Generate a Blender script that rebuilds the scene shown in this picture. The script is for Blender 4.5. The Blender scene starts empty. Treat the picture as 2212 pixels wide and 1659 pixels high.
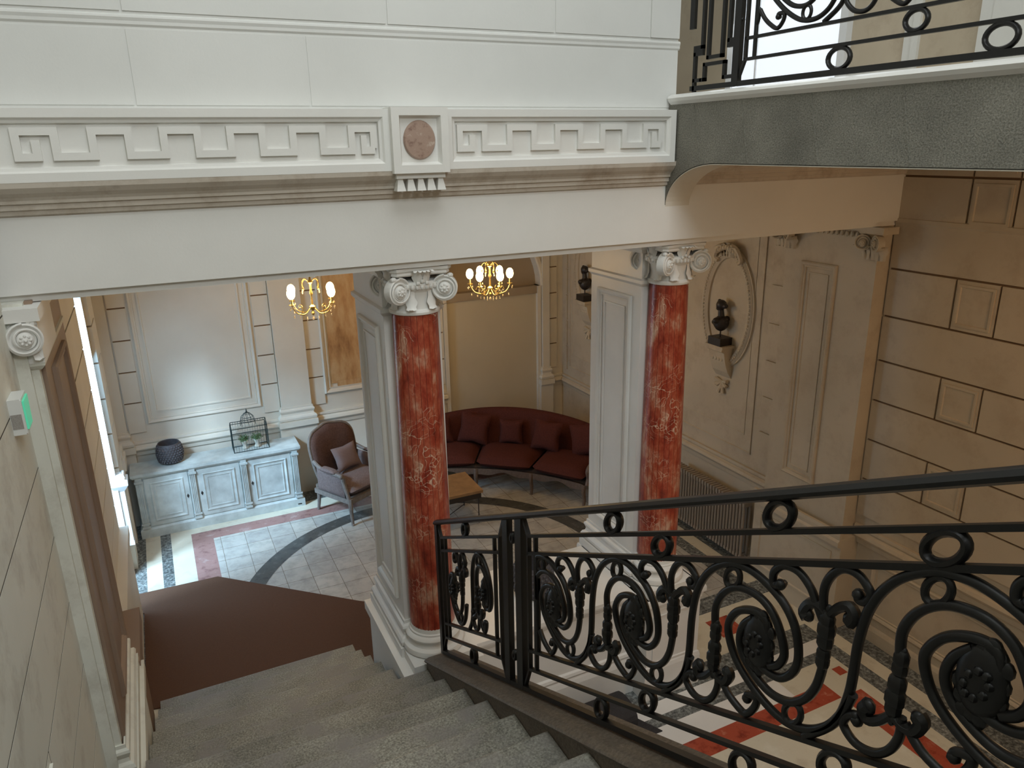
import bpy, bmesh, math, random
from mathutils import Vector, Matrix
random.seed(7)
S=bpy.context.scene; COL=S.collection
PI=math.pi
# ------------------------------------------------------------ camera
cam=bpy.data.cameras.new('camera'); cam.sensor_width=36; cam.sensor_fit='HORIZONTAL'
cam.lens=36*1614.7/2212; cam.clip_start=.05; cam.clip_end=100
co=bpy.data.objects.new('camera',cam); COL.objects.link(co)
yaw,pit,rol=-0.446746675,1.26245073,-0.0192755253
M3=Matrix.Rotation(yaw,3,'Z')@Matrix.Rotation(pit,3,'X')@Matrix.Rotation(rol,3,'Z')
co.matrix_world=Matrix.Translation((0,0,4.7))@M3.to_4x4()
S.camera=co
# ------------------------------------------------------------ world and big lights
S.view_settings.view_transform='Standard'; S.view_settings.look='None'
S.view_settings.exposure=0.0; S.view_settings.gamma=1
W=bpy.data.worlds.new('world'); S.world=W; W.use_nodes=True
bg=W.node_tree.nodes['Background']; bg.inputs[0].default_value=(.70,.80,.95,1); bg.inputs[1].default_value=.85
def area(name,loc,target,size,size_y,energy,color,spread=None):
    l=bpy.data.lights.new(name,'AREA'); l.shape='RECTANGLE'; l.size=size; l.size_y=size_y
    l.energy=energy; l.color=color
    if spread: l.spread=math.radians(spread)
    o=bpy.data.objects.new(name,l); COL.objects.link(o); o.location=loc
    d=Vector(target)-Vector(loc); o.rotation_euler=d.to_track_quat('-Z','Y').to_euler()
    return o
area('skylight_lamp',(1.4,1.3,9.2),(1.3,1.6,0),3.4,3.6,140,(.93,.98,1))
area('stair_fill_lamp',(1.9,-3.4,8.3),(1.0,4.5,4.4),2.4,1.6,74,(.93,.98,1),130)  # unseen fill lamp behind the camera, added to brighten the beam front
area('gallery_window_lamp',(5.6,6.2,6.6),(3.4,4.4,5.2),1.6,2.2,20,(.93,.97,1))
area('garden_door_lamp',(-1.08,8.4,1.9),(1.2,9.0,.3),.8,2.9,52,(.34,.66,1),165)
area('garden_sky_lamp',(-3.2,7.2,5.4),(.4,10.0,1.4),1.0,1.0,300,(.50,.76,1),110)
area('garden_cloud_lamp',(-2.35,5.6,5.6),(.5,10.2,1.5),1.5,.7,400,(.55,.78,1),100)
area('lobby_lamp',(4.9,1.2,4.1),(4.6,3.6,0),.8,.8,24,(1,.58,.28))
# ------------------------------------------------------------ materials
MATS={}
def nt(name,rough=.6,metal=0,spec=.5):
    m=bpy.data.materials.new(name); m.use_nodes=True; t=m.node_tree
    b=t.nodes['Principled BSDF']; b.inputs['Roughness'].default_value=rough; b.inputs['Metallic'].default_value=metal
    b.inputs['Specular IOR Level'].default_value=spec
    MATS[name]=m; return m,t,b
def N(t,ty,**k):
    n=t.nodes.new(ty)
    for a,v in k.items():
        if a in n.inputs: n.inputs[a].default_value=v
        else: setattr(n,a,v)
    return n
def coord(t,scale=(1,1,1)):
    c=N(t,'ShaderNodeTexCoord'); mp=N(t,'ShaderNodeMapping'); mp.inputs['Scale'].default_value=scale
    t.links.new(c.outputs['Object'],mp.inputs[0]); return mp.outputs[0]
def ramp(t,src,stops):
    r=N(t,'ShaderNodeValToRGB'); e=r.color_ramp.elements
    while len(e)<len(stops): e.new(.5)
    for i,(p,c) in enumerate(stops): e[i].position=p; e[i].color=(*c,1) if len(c)==3 else c
    t.links.new(src,r.inputs[0]); return r.outputs[0]
def mix(t,f,a,b,mode='MIX'):
    m=N(t,'ShaderNodeMix'); m.data_type='RGBA'; m.blend_type=mode
    for i,v in ((0,f),(6,a),(7,b)):
        if hasattr(v,'is_linked') or hasattr(v,'links'): t.links.new(v,m.inputs[i])
        else: m.inputs[i].default_value=v if i==0 else (*v,1)
    return m.outputs[2]
def bump(t,b,src,strength=.2,dist=.01):
    n=N(t,'ShaderNodeBump'); n.inputs['Strength'].default_value=strength; n.inputs['Distance'].default_value=dist
    t.links.new(src,n.inputs['Height']); t.links.new(n.outputs[0],b.inputs['Normal'])
def noise(t,co_,scale,detail=4,rough=.55):
    n=N(t,'ShaderNodeTexNoise'); n.inputs['Scale'].default_value=scale; n.inputs['Detail'].default_value=detail; n.inputs['Roughness'].default_value=rough
    t.links.new(co_,n.inputs['Vector']); return n.outputs[0]
def plaster(name,c1,c2,rough=.65,bs=.12,stain=None):
    m,t,b=nt(name,rough,spec=.3); c=coord(t)
    col=ramp(t,noise(t,c,1.3,6),[(.3,c1),(.7,c2)])
    if stain:
        f=ramp(t,noise(t,c,3.5,8,.7),[(.5,(0,0,0)),(.78,(1,1,1))]); col=mix(t,f,col,stain)
    t.links.new(col,b.inputs['Base Color']); bump(t,b,noise(t,c,60,3),bs,.004); return m
plaster('wall_paint',(.66,.61,.52),(.74,.70,.61))
plaster('upper_paint',(.70,.70,.67),(.76,.76,.73))
plaster('stone_paint',(.76,.75,.71),(.83,.82,.78),.5)
plaster('cornice_paint',(.56,.50,.42),(.64,.58,.50),.7,.15,(.36,.28,.20))
plaster('stair_wall_paint',(.70,.70,.62),(.78,.78,.70),.6,.15,(.50,.47,.40))
plaster('lobby_paint',(.50,.43,.325),(.58,.50,.385),.65,.12,(.42,.34,.25))
plaster('marble_white',(.70,.69,.66),(.82,.81,.78),.3,.03)
plaster('tympanum_paint',(.34,.27,.19),(.40,.32,.23))
plaster('blind_panel_paint',(.56,.49,.36),(.60,.53,.40),.55,.03)
plaster('ceiling_paint',(.62,.55,.44),(.68,.61,.5))
plaster('pilaster_brown_shaded',(.27,.185,.13),(.33,.235,.17),.55)  # brown deepened to carry the shade on these faces
def speck(name,base,dark,light,scale=90,rough=.5,b0=.3,big=None):
    m,t,b=nt(name,rough,spec=.4); c=coord(t)
    col=ramp(t,noise(t,c,scale,3,.7),[(.32,dark),(.5,base),(.72,light)])
    f=ramp(t,noise(t,c,2.2,5),[(.35,(.72,.72,.72)),(.65,(1.1,1.1,1.1))]); col=mix(t,1.0,col,f,'MULTIPLY')
    if big: col=mix(t,ramp(t,noise(t,c,5,6),[(.45,(0,0,0)),(.7,(1,1,1))]),col,big)
    t.links.new(col,b.inputs['Base Color']); bump(t,b,noise(t,c,scale,3),b0,.004); return m
speck('step_stone',(.27,.26,.215),(.13,.125,.11),(.46,.45,.39),95,.45,.3,(.24,.225,.21))
speck('string_stone',(.145,.115,.085),(.10,.08,.06),(.21,.17,.13),60,.6,.15)
speck('gallery_stone',(.21,.20,.165),(.13,.125,.105),(.29,.28,.24),110,.8,.9)
speck('granite',(.155,.165,.16),(.05,.055,.055),(.42,.45,.43),28,.22,.02)
def veined(name,base,vein,light,scale,rough,lo=.47,hi=.56):
    m,t,b=nt(name,rough,spec=.5); c=coord(t)
    col=ramp(t,noise(t,c,scale,8,.65),[(lo-.12,vein),(lo,base),(hi,base),(hi+.14,light)])
    t.links.new(col,b.inputs['Base Color']); return m
veined('red_marble',(.40,.075,.04),(.22,.03,.018),(.60,.25,.16),6,.22)
veined('red_marble_sheen',(.34,.19,.17),(.22,.11,.10),(.48,.36,.33),6,.2)  # red band of the hall floor, blue reflected light put into its colour
veined('cream_marble',(.66,.62,.50),(.56,.51,.40),(.74,.71,.60),3,.2)
veined('ring_marble',(.085,.085,.08),(.055,.055,.055),(.16,.16,.15),8,.22)
# tile field
m,t,b=nt('field_tiles',.2,spec=.5); c=coord(t)
br=N(t,'ShaderNodeTexBrick'); br.offset=0; br.inputs['Scale'].default_value=1; br.inputs['Mortar Size'].default_value=.003
br.inputs['Brick Width'].default_value=.29; br.inputs['Row Height'].default_value=.29; br.inputs['Color1'].default_value=(.54,.52,.47,1); br.inputs['Color2'].default_value=(.44,.43,.40,1); br.inputs['Mortar'].default_value=(.20,.17,.13,1)
t.links.new(c,br.inputs['Vector'])
col=mix(t,1.0,br.outputs[0],ramp(t,noise(t,c,7,8,.65),[(.3,(.72,.72,.72)),(.55,(1,1,1)),(.8,(1.12,1.1,1.08))]),'MULTIPLY')
t.links.new(col,b.inputs['Base Color'])
# column marble: scagliola with pale patches and upright seams
m,t,b=nt('column_marble',.30,spec=.5); c=coord(t); cs=coord(t,(3.4,3.4,1.5))
base=ramp(t,noise(t,cs,2.2,9,.68),[(.33,(.12,.018,.010)),(.45,(.32,.045,.022)),(.54,(.42,.10,.05)),(.62,(.52,.26,.17)),(.72,(.60,.42,.30))])
vo=N(t,'ShaderNodeTexVoronoi'); vo.feature='DISTANCE_TO_EDGE'; vo.inputs['Scale'].default_value=9
nn=N(t,'ShaderNodeTexNoise'); nn.inputs['Scale'].default_value=4; t.links.new(c,nn.inputs['Vector'])
ad=N(t,'ShaderNodeVectorMath'); ad.operation='ADD'; t.links.new(c,ad.inputs[0]); t.links.new(nn.outputs[1],ad.inputs[1]); t.links.new(ad.outputs[0],vo.inputs['Vector'])
edge=ramp(t,vo.outputs[0],[(.0,(1,1,1)),(.05,(0,0,0))]); msk=ramp(t,noise(t,c,3.2,3),[(.52,(0,0,0)),(.62,(1,1,1))])
f=mix(t,1.0,edge,msk,'MULTIPLY'); base=mix(t,f,base,(.70,.52,.38))
sp=N(t,'ShaderNodeSeparateXYZ'); t.links.new(c,sp.inputs[0])
at=N(t,'ShaderNodeMath'); at.operation='ARCTAN2'; t.links.new(sp.outputs[1],at.inputs[0]); t.links.new(sp.outputs[0],at.inputs[1])
mu=N(t,'ShaderNodeMath'); mu.operation='MULTIPLY'; mu.inputs[1].default_value=24/6.28318*1.0; t.links.new(at.outputs[0],mu.inputs[0])
fr=N(t,'ShaderNodeMath'); fr.operation='FRACT'; t.links.new(mu.outputs[0],fr.inputs[0])
seam=ramp(t,fr.outputs[0],[(0,(1,1,1)),(.035,(1,1,1)),(.09,(0,0,0))]); base=mix(t,seam,base,(.10,.012,.008))
t.links.new(base,b.inputs['Base Color'])
# brown figured marble of the back wall panel and the medallion
m,t,b=nt('brown_marble',.3); c=coord(t,(2.2,2.2,.7))
t.links.new(ramp(t,noise(t,c,2.4,9,.62),[(.3,(.28,.13,.05)),(.45,(.52,.30,.13)),(.58,(.62,.42,.22)),(.75,(.38,.20,.09))]),b.inputs['Base Color'])
veined('medallion_marble',(.40,.28,.22),(.22,.13,.10),(.60,.50,.42),16,.35,.45,.55)
def plain(name,c,rough=.5,metal=0,spec=.5,nz=None,b0=0):
    m,t,b=nt(name,rough,metal,spec); b.inputs['Base Color'].default_value=(*c,1)
    if nz:
        cc=coord(t); v=noise(t,cc,nz,4)
        t.links.new(ramp(t,v,[(.3,tuple(x*.8 for x in c)),(.7,tuple(min(1,x*1.2) for x in c))]),b.inputs['Base Color'])
        if b0: bump(t,b,v,b0,.003)
    return m
plain('iron',(.006,.0055,.005),.40,.0,.4,40)
plain('joint_dark',(.075,.065,.045),.9)
plain('joint_brown',(.20,.12,.065),.9)
plain('carpet',(.115,.062,.040),.95,0,.1,300,.3)
plain('sofa_velvet',(.085,.025,.019),.9,0,.15,60,.1)
plain('sofa_wood',(.15,.105,.08),.55,0,.4,30)
plain('chair_velvet_dark',(.105,.058,.046),.9,0,.15,60,.1)
plain('chair_velvet',(.19,.14,.13),.9,0,.15,60,.1)
plain('chair_wood',(.20,.17,.15),.5,0,.4,30)
plain('cushion_taupe',(.20,.14,.13),.95,0,.1,200,.2)
plain('table_wood',(.30,.17,.075),.45,0,.4,8)
plain('table_metal',(.05,.04,.035),.4,.6)
plain('sideboard_paint',(.52,.57,.56),.42,0,.4,6)
plain('keyhole_black',(.02,.02,.02),.5)
plain('planter_grey',(.085,.078,.085),.55,0,.4,40)
plain('wire_green',(.03,.05,.05),.4,.5)
plain('leaf_green',(.13,.20,.09),.8,0,.3,50)
plain('plant_pot',(.62,.60,.52),.6)
plain('radiator_paint',(.30,.25,.20),.45)
plain('bust_bronze',(.022,.017,.015),.45,0,.5,30)
plain('brass',(.55,.40,.14),.3,.9)
plain('plastic_white',(.75,.76,.73),.35)
plain('sticker',(.35,.33,.30),.6,0,.3,260)
plain('dark_cloth',(.035,.033,.035),.7,0,.3,60,.1)
plain('door_white',(.80,.82,.84),.4)
def emit(name,c,s):
    m=bpy.data.materials.new(name); m.use_nodes=True; t=m.node_tree; b=t.nodes['Principled BSDF']
    b.inputs['Base Color'].default_value=(*c,1); b.inputs['Emission Color'].default_value=(*c,1); b.inputs['Emission Strength'].default_value=s
    MATS[name]=m
emit('bulb_glow',(1,.72,.30),20)
emit('window_glow',(.86,.92,1),.62)
emit('exit_glow',(.10,.62,.38),.35)
m,t,b=nt('crystal',.05); b.inputs['Base Color'].default_value=(1,.9,.7,1); b.inputs['Transmission Weight'].default_value=.6
# ------------------------------------------------------------ mesh helpers
def bmn(): return bmesh.new()
def box(bm,x0,x1,y0,y1,z0,z1,mt=0):
    v=[bm.verts.new((x,y,z)) for x in (x0,x1) for y in (y0,y1) for z in (z0,z1)]
    for f in ((0,1,3,2),(4,6,7,5),(0,4,5,1),(2,3,7,6),(0,2,6,4),(1,5,7,3)):
        q=bm.faces.new([v[i] for i in f]); q.material_index=mt
def obox(bm,mapf,u0,u1,v0,v1,w0,w1):
    v=[bm.verts.new(mapf(x,y,z)) for x in (u0,u1) for y in (v0,v1) for z in (w0,w1)]
    for f in ((0,1,3,2),(4,6,7,5),(0,4,5,1),(2,3,7,6),(0,2,6,4),(1,5,7,3)): bm.faces.new([v[i] for i in f])
def sweep(bm,path,prof,mapf=lambda u,v,w:(u,v,w),closed=True,caps=True):
    """profile (d,w) carried along a flat path; d points to the right of the walking direction"""
    n=len(path); rows=[]
    for i,p in enumerate(path):
        p=Vector(p)
        a=Vector(path[i-1]) if (closed or i>0) else None; c=Vector(path[(i+1)%n]) if (closed or i<n-1) else None
        ns=[]
        if a is not None: d=(p-a).normalized(); ns.append(Vector((d.y,-d.x)))
        if c is not None: d=(c-p).normalized(); ns.append(Vector((d.y,-d.x)))
        if len(ns)==2:
            mm=ns[0]+ns[1]; mm=mm/max(.2,(mm.length_squared/2)) if mm.length>1e-6 else ns[0]
        else: mm=ns[0]
        rows.append([bm.verts.new(mapf(p.x+mm.x*d_,p.y+mm.y*d_,w)) for d_,w in prof])
    for i in range(n if closed else n-1):
        A=rows[i];B=rows[(i+1)%n]
        for j in range(len(prof)-1): bm.faces.new((A[j],B[j],B[j+1],A[j+1]))
    if not closed and caps and len(prof)>2:
        try: bm.faces.new(rows[0]); bm.faces.new(rows[-1])
        except Exception: pass
def rect(x0,x1,y0,y1): return [(x0,y0),(x1,y0),(x1,y1),(x0,y1)]
def lathe(bm,prof,seg=32,cx=0,cy=0,z=0,mapf=None,ax=None):
    rows=[]
    for k in range(seg):
        a=2*PI*k/seg; rows.append([bm.verts.new((cx+r*math.cos(a),cy+r*math.sin(a),z+h)) for r,h in prof])
    for k in range(seg):
        A=rows[k];B=rows[(k+1)%seg]
        for j in range(len(prof)-1):
            bm.faces.new((A[j],B[j],B[j+1],A[j+1]))
    bmesh.ops.remove_doubles(bm,verts=[v for r in rows for v in r],dist=1e-6)
def spline(pts,sub=6,closed=False):
    P=[Vector(p) for p in pts]; n=len(P); out=[]
    rng=range(n if closed else n-1)
    for i in rng:
        p0=P[i-1] if (closed or i>0) else P[0]; p1=P[i]; p2=P[(i+1)%n]; p3=P[(i+2)%n] if (closed or i<n-2) else P[-1]
        for k in range(sub):
            s=k/sub; out.append(.5*((2*p1)+(p2-p0)*s+(2*p0-5*p1+4*p2-p3)*s*s+(3*p1-p0-3*p2+p3)*s**3))
    if not closed: out.append(P[-1])
    return out
def tube(bm,pts,r,seg=8,closed=False,flat=1.0,up=None,r2=None):
    P=[Vector(p) for p in pts]; n=len(P); rows=[]
    up0=Vector(up) if up else None; nrm=None
    for i,p in enumerate(P):
        a=P[i-1] if (closed or i>0) else P[i]; c=P[(i+1)%n] if (closed or i<n-1) else P[i]
        d=(c-a); d=d.normalized() if d.length>1e-9 else Vector((0,0,1))
        if up0 is not None: s=d.cross(up0)
        else:
            if nrm is None: nrm=Vector((0,0,1)) if abs(d.z)<.9 else Vector((1,0,0))
            s=d.cross(nrm)
        s=s.normalized() if s.length>1e-6 else Vector((1,0,0)); u=s.cross(d).normalized(); nrm=u
        rr=r if r2 is None else r+(r2-r)*i/max(1,n-1)
        rows.append([bm.verts.new(p+s*(rr*math.cos(2*PI*k/seg+PI/seg))+u*(rr*flat*math.sin(2*PI*k/seg+PI/seg))) for k in range(seg)])
    for i in range(n if closed else n-1):
        A=rows[i];B=rows[(i+1)%n]
        for k in range(seg): bm.faces.new((A[k],A[(k+1)%seg],B[(k+1)%seg],B[k]))
    if not closed:
        bm.faces.new(rows[0][::-1]); bm.faces.new(rows[-1])
def ball(bm,c,r,seg=10,sc=(1,1,1),rot=None):
    mm=Matrix.Translation(c)@(rot.to_4x4() if rot else Matrix())@Matrix.Diagonal((r*sc[0],r*sc[1],r*sc[2],1))
    bmesh.ops.create_uvsphere(bm,u_segments=seg,v_segments=max(5,seg*2//3),radius=1,matrix=mm)
def cushion(bm,w,d,h,n=12,p=.42,M=Matrix(),pinch=0.0):
    """soft pad: w along x, d along y, thickness h"""
    for sgn in (1,-1):
        g=[]
        for i in range(n+1):
            row=[]
            for j in range(n+1):
                u=-1+2*i/n; v=-1+2*j/n
                t=max(0,(1-abs(u)**3.2))*max(0,(1-abs(v)**3.2)); zz=sgn*h/2*(t**p)
                k=1-pinch*(1-abs(v))*abs(u)**2; k2=1-pinch*(1-abs(u))*abs(v)**2
                row.append(bm.verts.new(M@Vector((u*w/2*k,v*d/2*k2,zz))))
            g.append(row)
        for i in range(n):
            for j in range(n):
                q=(g[i][j],g[i+1][j],g[i+1][j+1],g[i][j+1]); bm.faces.new(q if sgn>0 else q[::-1])
    bmesh.ops.remove_doubles(bm,verts=bm.verts[:],dist=1e-5)
def prism(bm,pts,w0,w1,mapf=lambda u,v,w:(u,v,w)):
    a=[bm.verts.new(mapf(u,v,w0)) for u,v in pts]; c=[bm.verts.new(mapf(u,v,w1)) for u,v in pts]; n=len(pts)
    bm.faces.new(a[::-1]); bm.faces.new(c)
    for i in range(n): bm.faces.new((a[i],a[(i+1)%n],c[(i+1)%n],c[i]))
def obj(name,bm,mat,parent=None,smooth=False,ang=40,loc=None):
    bmesh.ops.recalc_face_normals(bm,faces=bm.faces[:])
    me=bpy.data.meshes.new(name); bm.to_mesh(me); bm.free()
    for mm in (mat if isinstance(mat,(list,tuple)) else [mat]): me.materials.append(MATS[mm])
    if smooth:
        for p in me.polygons: p.use_smooth=True
        try: me.set_sharp_from_angle(angle=math.radians(ang))
        except Exception: pass
    o=bpy.data.objects.new(name,me); COL.objects.link(o)
    if parent: o.parent=parent
    if loc: o.location=loc
    return o
def tag(o,label,cat,group=None):
    o['label']=label; o['category']=cat
    if group: o['group']=group
    return o
def thing(name,label,cat,loc=(0,0,0),rz=0,group=None):
    o=bpy.data.objects.new(name,None); COL.objects.link(o); o.location=loc; o.rotation_euler=(0,0,rz); o.empty_display_size=.1
    return tag(o,label,cat,group)
def struct(name,bm,mat,parent=None,smooth=False):
    o=obj(name,bm,mat,parent,smooth)
    if not parent: o['kind']='structure'
    return o
def copy_tree(o,parent=None):
    c=o.copy(); COL.objects.link(c)
    if parent: c.parent=parent
    for ch in [x for x in bpy.data.objects if x.parent==o]: copy_tree(ch,c)
    return c
# plane maps: (u,v,w) -> world, w = out of the wall
def mY(Y,s=-1): return lambda u,v,w:(u,Y+s*w,v)     # wall facing -Y
def mX(X,s=1): return lambda u,v,w:(X+s*w,u,v)      # wall facing +X (s=1) or -X (s=-1)
def frame(bm,mp,u0,u1,v0,v1,prof):
    sweep(bm,rect(u0,u1,v0,v1),prof,mp)
PF=[(0.0,0),(0.0,.018),(-.012,.028),(-.028,.022),(-.04,.010),(-.055,.014),(-.06,0)]   # frame moulding section
def courses(bm,mp,u0,u1,zs,g=.011,w=.016,cuts=None,back=None):
    if back is not None:
        n0=len(bm.faces); obox(bm,mp,u0,u1,zs[0],zs[-1],-.001,.0015 if g>.006 else w-.0008); bm.faces.ensure_lookup_table()
        for f in bm.faces[n0:]: f.material_index=back
    for i in range(len(zs)-1):
        us=[u0]+list(cuts[i] if cuts else [])+[u1]
        for a,b in zip(us,us[1:]): obox(bm,mp,a+(g if a!=u0 else 0),b-(g if b!=u1 else 0),zs[i]+g,zs[i+1]-g,0,w)
BASE=[(0.0,1.30),(.012,1.30),(.012,1.275),(.028,1.262),(.032,1.245),(.024,1.225),(.016,1.205),(.022,1.18),(.042,1.168),(.054,1.145),(.050,1.115),(.035,1.10),(.062,1.10),(.062,1.02)]
CAPR=[(.0,-.01),(.08,0),(.095,.0),(.10,-.02),(.10,-.045),(.085,-.06),(.07,-.085),(.055,-.10),(.02,-.12),(.0,-.12)]
DADO=[(0,1.14),(.03,1.14),(.034,1.11),(.022,1.09),(.05,1.07),(.062,1.04),(.05,1.02),(.03,1.0),(.02,.95),(0,.94)]
SK=[(0,.16),(.02,.15),(.03,.12),(.03,0)]
# ============================================================ STRUCTURE
XL,XR,YB,YF=-.70,5.83,10.25,4.42
# ---- floor
bm=bmn()
fm={'field_tiles':0,'granite':1,'cream_marble':2,'red_marble':3,'ring_marble':4,'marble_white':5,'red_marble_sheen':6}
xs=sorted({-.9,-.57,-.40,-.28,-.04,.21,3.2,4.58,4.86,4.93,5.17,5.30,5.46,5.62,5.95,5.15,5.25})
ys=sorted({-4.2,3.67,3.87,3.88,3.98,4.11,4.22,4.37,4.60,4.8,5.08,5.20,5.43,9.34,9.58,9.72,9.84,10.35})
def fmat(x,y):
    if y>5.43:
        bd=min(x+.0,9.99)
        if x<-.57: return 'granite'
        if x<-.40: return 'cream_marble'
        if x<-.28: return 'granite' if y<9.84 else 'granite'
        if y>9.84: return 'granite'
        if y>9.72: return 'cream_marble'
        if x<-.04: return 'cream_marble'
        if y>9.58: return 'cream_marble'
        if x<.21: return 'red_marble_sheen'
        if y>9.34: return 'red_marble_sheen'
        if x>5.62: return 'granite'
        if x>5.46: return 'cream_marble'
        if x>5.30: return 'granite'
        return 'field_tiles'
    if y>4.60:
        if y>5.20: return 'granite'
        if 4.8<y<5.08 and 4.58<x<4.86: return 'red_marble'
        return 'cream_marble'
    if x>5.62: return 'granite'
    if x>5.46: return 'cream_marble'
    if y>4.37: return 'granite'
    if y>4.22: return 'marble_white'
    if x>5.30: return 'granite'
    if y>4.11: return 'granite'
    if 5.15<x<5.25 and 3.88<y<3.98: return 'red_marble'
    if y>3.87: return 'marble_white' if x<4.58 else 'cream_marble'
    if x>5.17: return 'cream_marble'
    if x>4.93: return 'red_marble' if y<3.67 else 'cream_marble'
    if y>3.67: return 'red_marble'
    return 'cream_marble'
for a,b_ in zip(xs,xs[1:]):
    for c_,d_ in zip(ys,ys[1:]):
        box(bm,a,b_,c_,d_,-.12,0,fm[fmat((a+b_)/2,(c_+d_)/2)])
struct('floor',bm,list(fm))
# dark marble ring, inlaid 2 mm proud
bm=bmn(); cxr,cyr=2.42,7.02
pts=[]
for k in range(96):
    a=2*PI*k/96; a2=2*PI*(k+1)/96
    q=[(r*math.cos(t)+cxr,r*math.sin(t)+cyr) for r,t in ((1.99,a),(2.2,a),(2.2,a2),(1.99,a2))]
    vs=[bm.verts.new((x,y,.002)) for x,y in q]; bm.faces.new(vs)
o=struct('trim_1',bm,'ring_marble')
# ---- left wall
CZ=[-.0+.41*k for k in range(0,24)]
bm=bmn()
box(bm,-1.0,XL,-4.2,4.35,-.1,9.4)
mp=mX(XL); zs=[.32+.405*k for k in range(23)]
cuts=[]
for k in range(22):
    c0=[]
    y=3.1-.62*(k%4)
    while y>-3.9:
        if k%2==0: c0+= [y-.40,y]
        y-=1.75
    cuts.append(sorted(c0))
courses(bm,mp,-4.2,4.30,zs,.0048,.022,cuts,1)
for k in range(22):
    if cuts[k]:
        for a,b_ in zip(cuts[k][::2],cuts[k][1::2]): frame(bm,mp,a+.03,b_-.03,zs[k]+.04,zs[k+1]-.04,[(p[0],p[1]+.022) for p in [(0,0),(0,.012),(-.02,.012),(-.028,0)]])
struct('wall_left',bm,['stair_wall_paint','joint_dark'])
bm=bmn()
XH=-.72
box(bm,-1.0,XH,5.5,7.95,-.1,4.6); box(bm,-1.0,XH,8.85,10.5,-.1,4.6); box(bm,-1.0,XH,7.95,8.85,3.6,4.6)
zz=[.9+.41*k for k in range(8)]
for (a,b_,w_) in ((6.25,7.93,.035),(8.97,9.50,.06)):
    courses(bm,mX(XH),a,b_,zz,.010,w_,None,1)
    frame_z=0
sweep(bm,rect(-.9,XH,9.62,10.0),[(0,0)],closed=False) if False else None
box(bm,XH,-.66,9.66,9.92,0,1.0); box(bm,XH,-.63,9.62,9.96,1.0,1.14); box(bm,XH,-.65,9.64,9.94,1.14,1.24); box(bm,XH,-.68,9.68,9.90,1.24,4.1)
box(bm,XH,-.66,8.99,9.3,0,.42); box(bm,XH,-.62,6.28,7.93,0,.96); box(bm,XH,-.60,6.28,7.93,.96,1.06)
struct('wall_left_hall',bm,['wall_paint','joint_brown'])
# white jamb lining and bracket at the garden door
bm=bmn(); box(bm,-1.04,-.70,8.84,8.875,0,3.62); box(bm,-1.04,-.70,7.925,7.96,0,3.62); box(bm,-1.04,-.70,7.96,8.84,3.58,3.62)
sweep(bm,rect(-.72,-.64,8.86,8.98),[(0,1.27),(.02,1.26),(.03,1.23),(.02,1.21),(.05,1.19),(.05,1.14),(.0,1.06),(0,.42)],closed=True); box(bm,-.72,-.646,8.866,8.974,.43,1.26); box(bm,-.72,-.635,8.855,8.985,.38,.43)
struct('door_1',bm,'marble_white')
# left pier side and pilaster strips beyond it, shade mixed into their brown
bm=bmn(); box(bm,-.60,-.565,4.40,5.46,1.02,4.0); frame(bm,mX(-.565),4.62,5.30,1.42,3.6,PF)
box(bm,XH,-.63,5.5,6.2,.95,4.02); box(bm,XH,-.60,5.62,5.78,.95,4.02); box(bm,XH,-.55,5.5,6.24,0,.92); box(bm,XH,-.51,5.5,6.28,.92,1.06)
struct('trim_2',bm,'pilaster_brown_shaded')
# ---- right wall
bm=bmn(); box(bm,XR,6.1,-4.2,10.5,-.1,9.4)
mp=mX(XR,-1)
zr=[1.24,1.62,2.02,2.41,2.79,3.20,3.62,4.01,4.40,4.84]
cr=[]
for k in range(9):
    cr.append([] if k%2==0 else [-.1,.26,.9,1.26,2.18,2.54,3.46,3.82])
cr[8]=[2.18,2.54,3.46,3.82]; 
courses(bm,mp,-4.2,4.44,zr,.009,.020,cr,1)
for k in range(9):
    for a,b_ in zip(cr[k][::2],cr[k][1::2]): frame(bm,mp,a+.03,b_-.03,zr[k]+.04,zr[k+1]-.04,[(0,.016),(0,.030),(-.02,.030),(-.03,.016)])
sweep(bm,[(0,-4.2),(0,4.44)][::1],[(0,0)],closed=False) if False else None
def wallmould(bm,X,y0,y1,prof,s=-1):
    rows=[[bm.verts.new((X+s*d,y,z)) for d,z in prof] for y in (y0,y1)]
    for j in range(len(prof)-1): bm.faces.new((rows[0][j],rows[1][j],rows[1][j+1],rows[0][j+1]))
    for r in rows:
        if len(r)>2: bm.faces.new(r)
def wallmouldX(bm,Y,x0,x1,prof,s=-1):
    rows=[[bm.verts.new((x,Y+s*d,z)) for d,z in prof] for x in (x0,x1)]
    for j in range(len(prof)-1): bm.faces.new((rows[0][j],rows[1][j],rows[1][j+1],rows[0][j+1]))
    for r in rows:
        if len(r)>2: bm.faces.new(r)
wallmould(bm,XR,-4.2,4.44,DADO); wallmould(bm,XR,5.52,10.2,DADO)
wallmould(bm,XR,-4.2,10.2,SK)
wallmould(bm,XR,-4.2,4.44,[(0,4.06),(.03,4.05),(.035,4.02),(.02,4.0),(0,3.98)])
# bust bays: big panel frames, narrow coursed strips
for (a,b_) in ((5.92,7.25),(8.72,10.0)):
    frame(bm,mp,a,b_,1.30,3.86,[(0,0),(0,.014),(-.014,.014),(-.02,0)])
    frame(bm,mp,a+.12,b_-.06,1.50,3.80,[(0,0),(0,.006),(-.012,.006),(-.016,0)])
for (a,b_) in ((5.58,5.84),(7.35,7.60),(10.02,10.16)):
    for k in range(7): obox(bm,mp,a+.05,b_-.04,1.23+.41*k+.01,1.23+.41*(k+1)-.01,0,.02)
frame(bm,mp,4.5,5.4,.25,.85,PF); frame(bm,mp,2.5,4.2,.25,.85,PF)
# upper storey joints
struct('wall_right',bm,['lobby_paint','joint_brown'])
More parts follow.
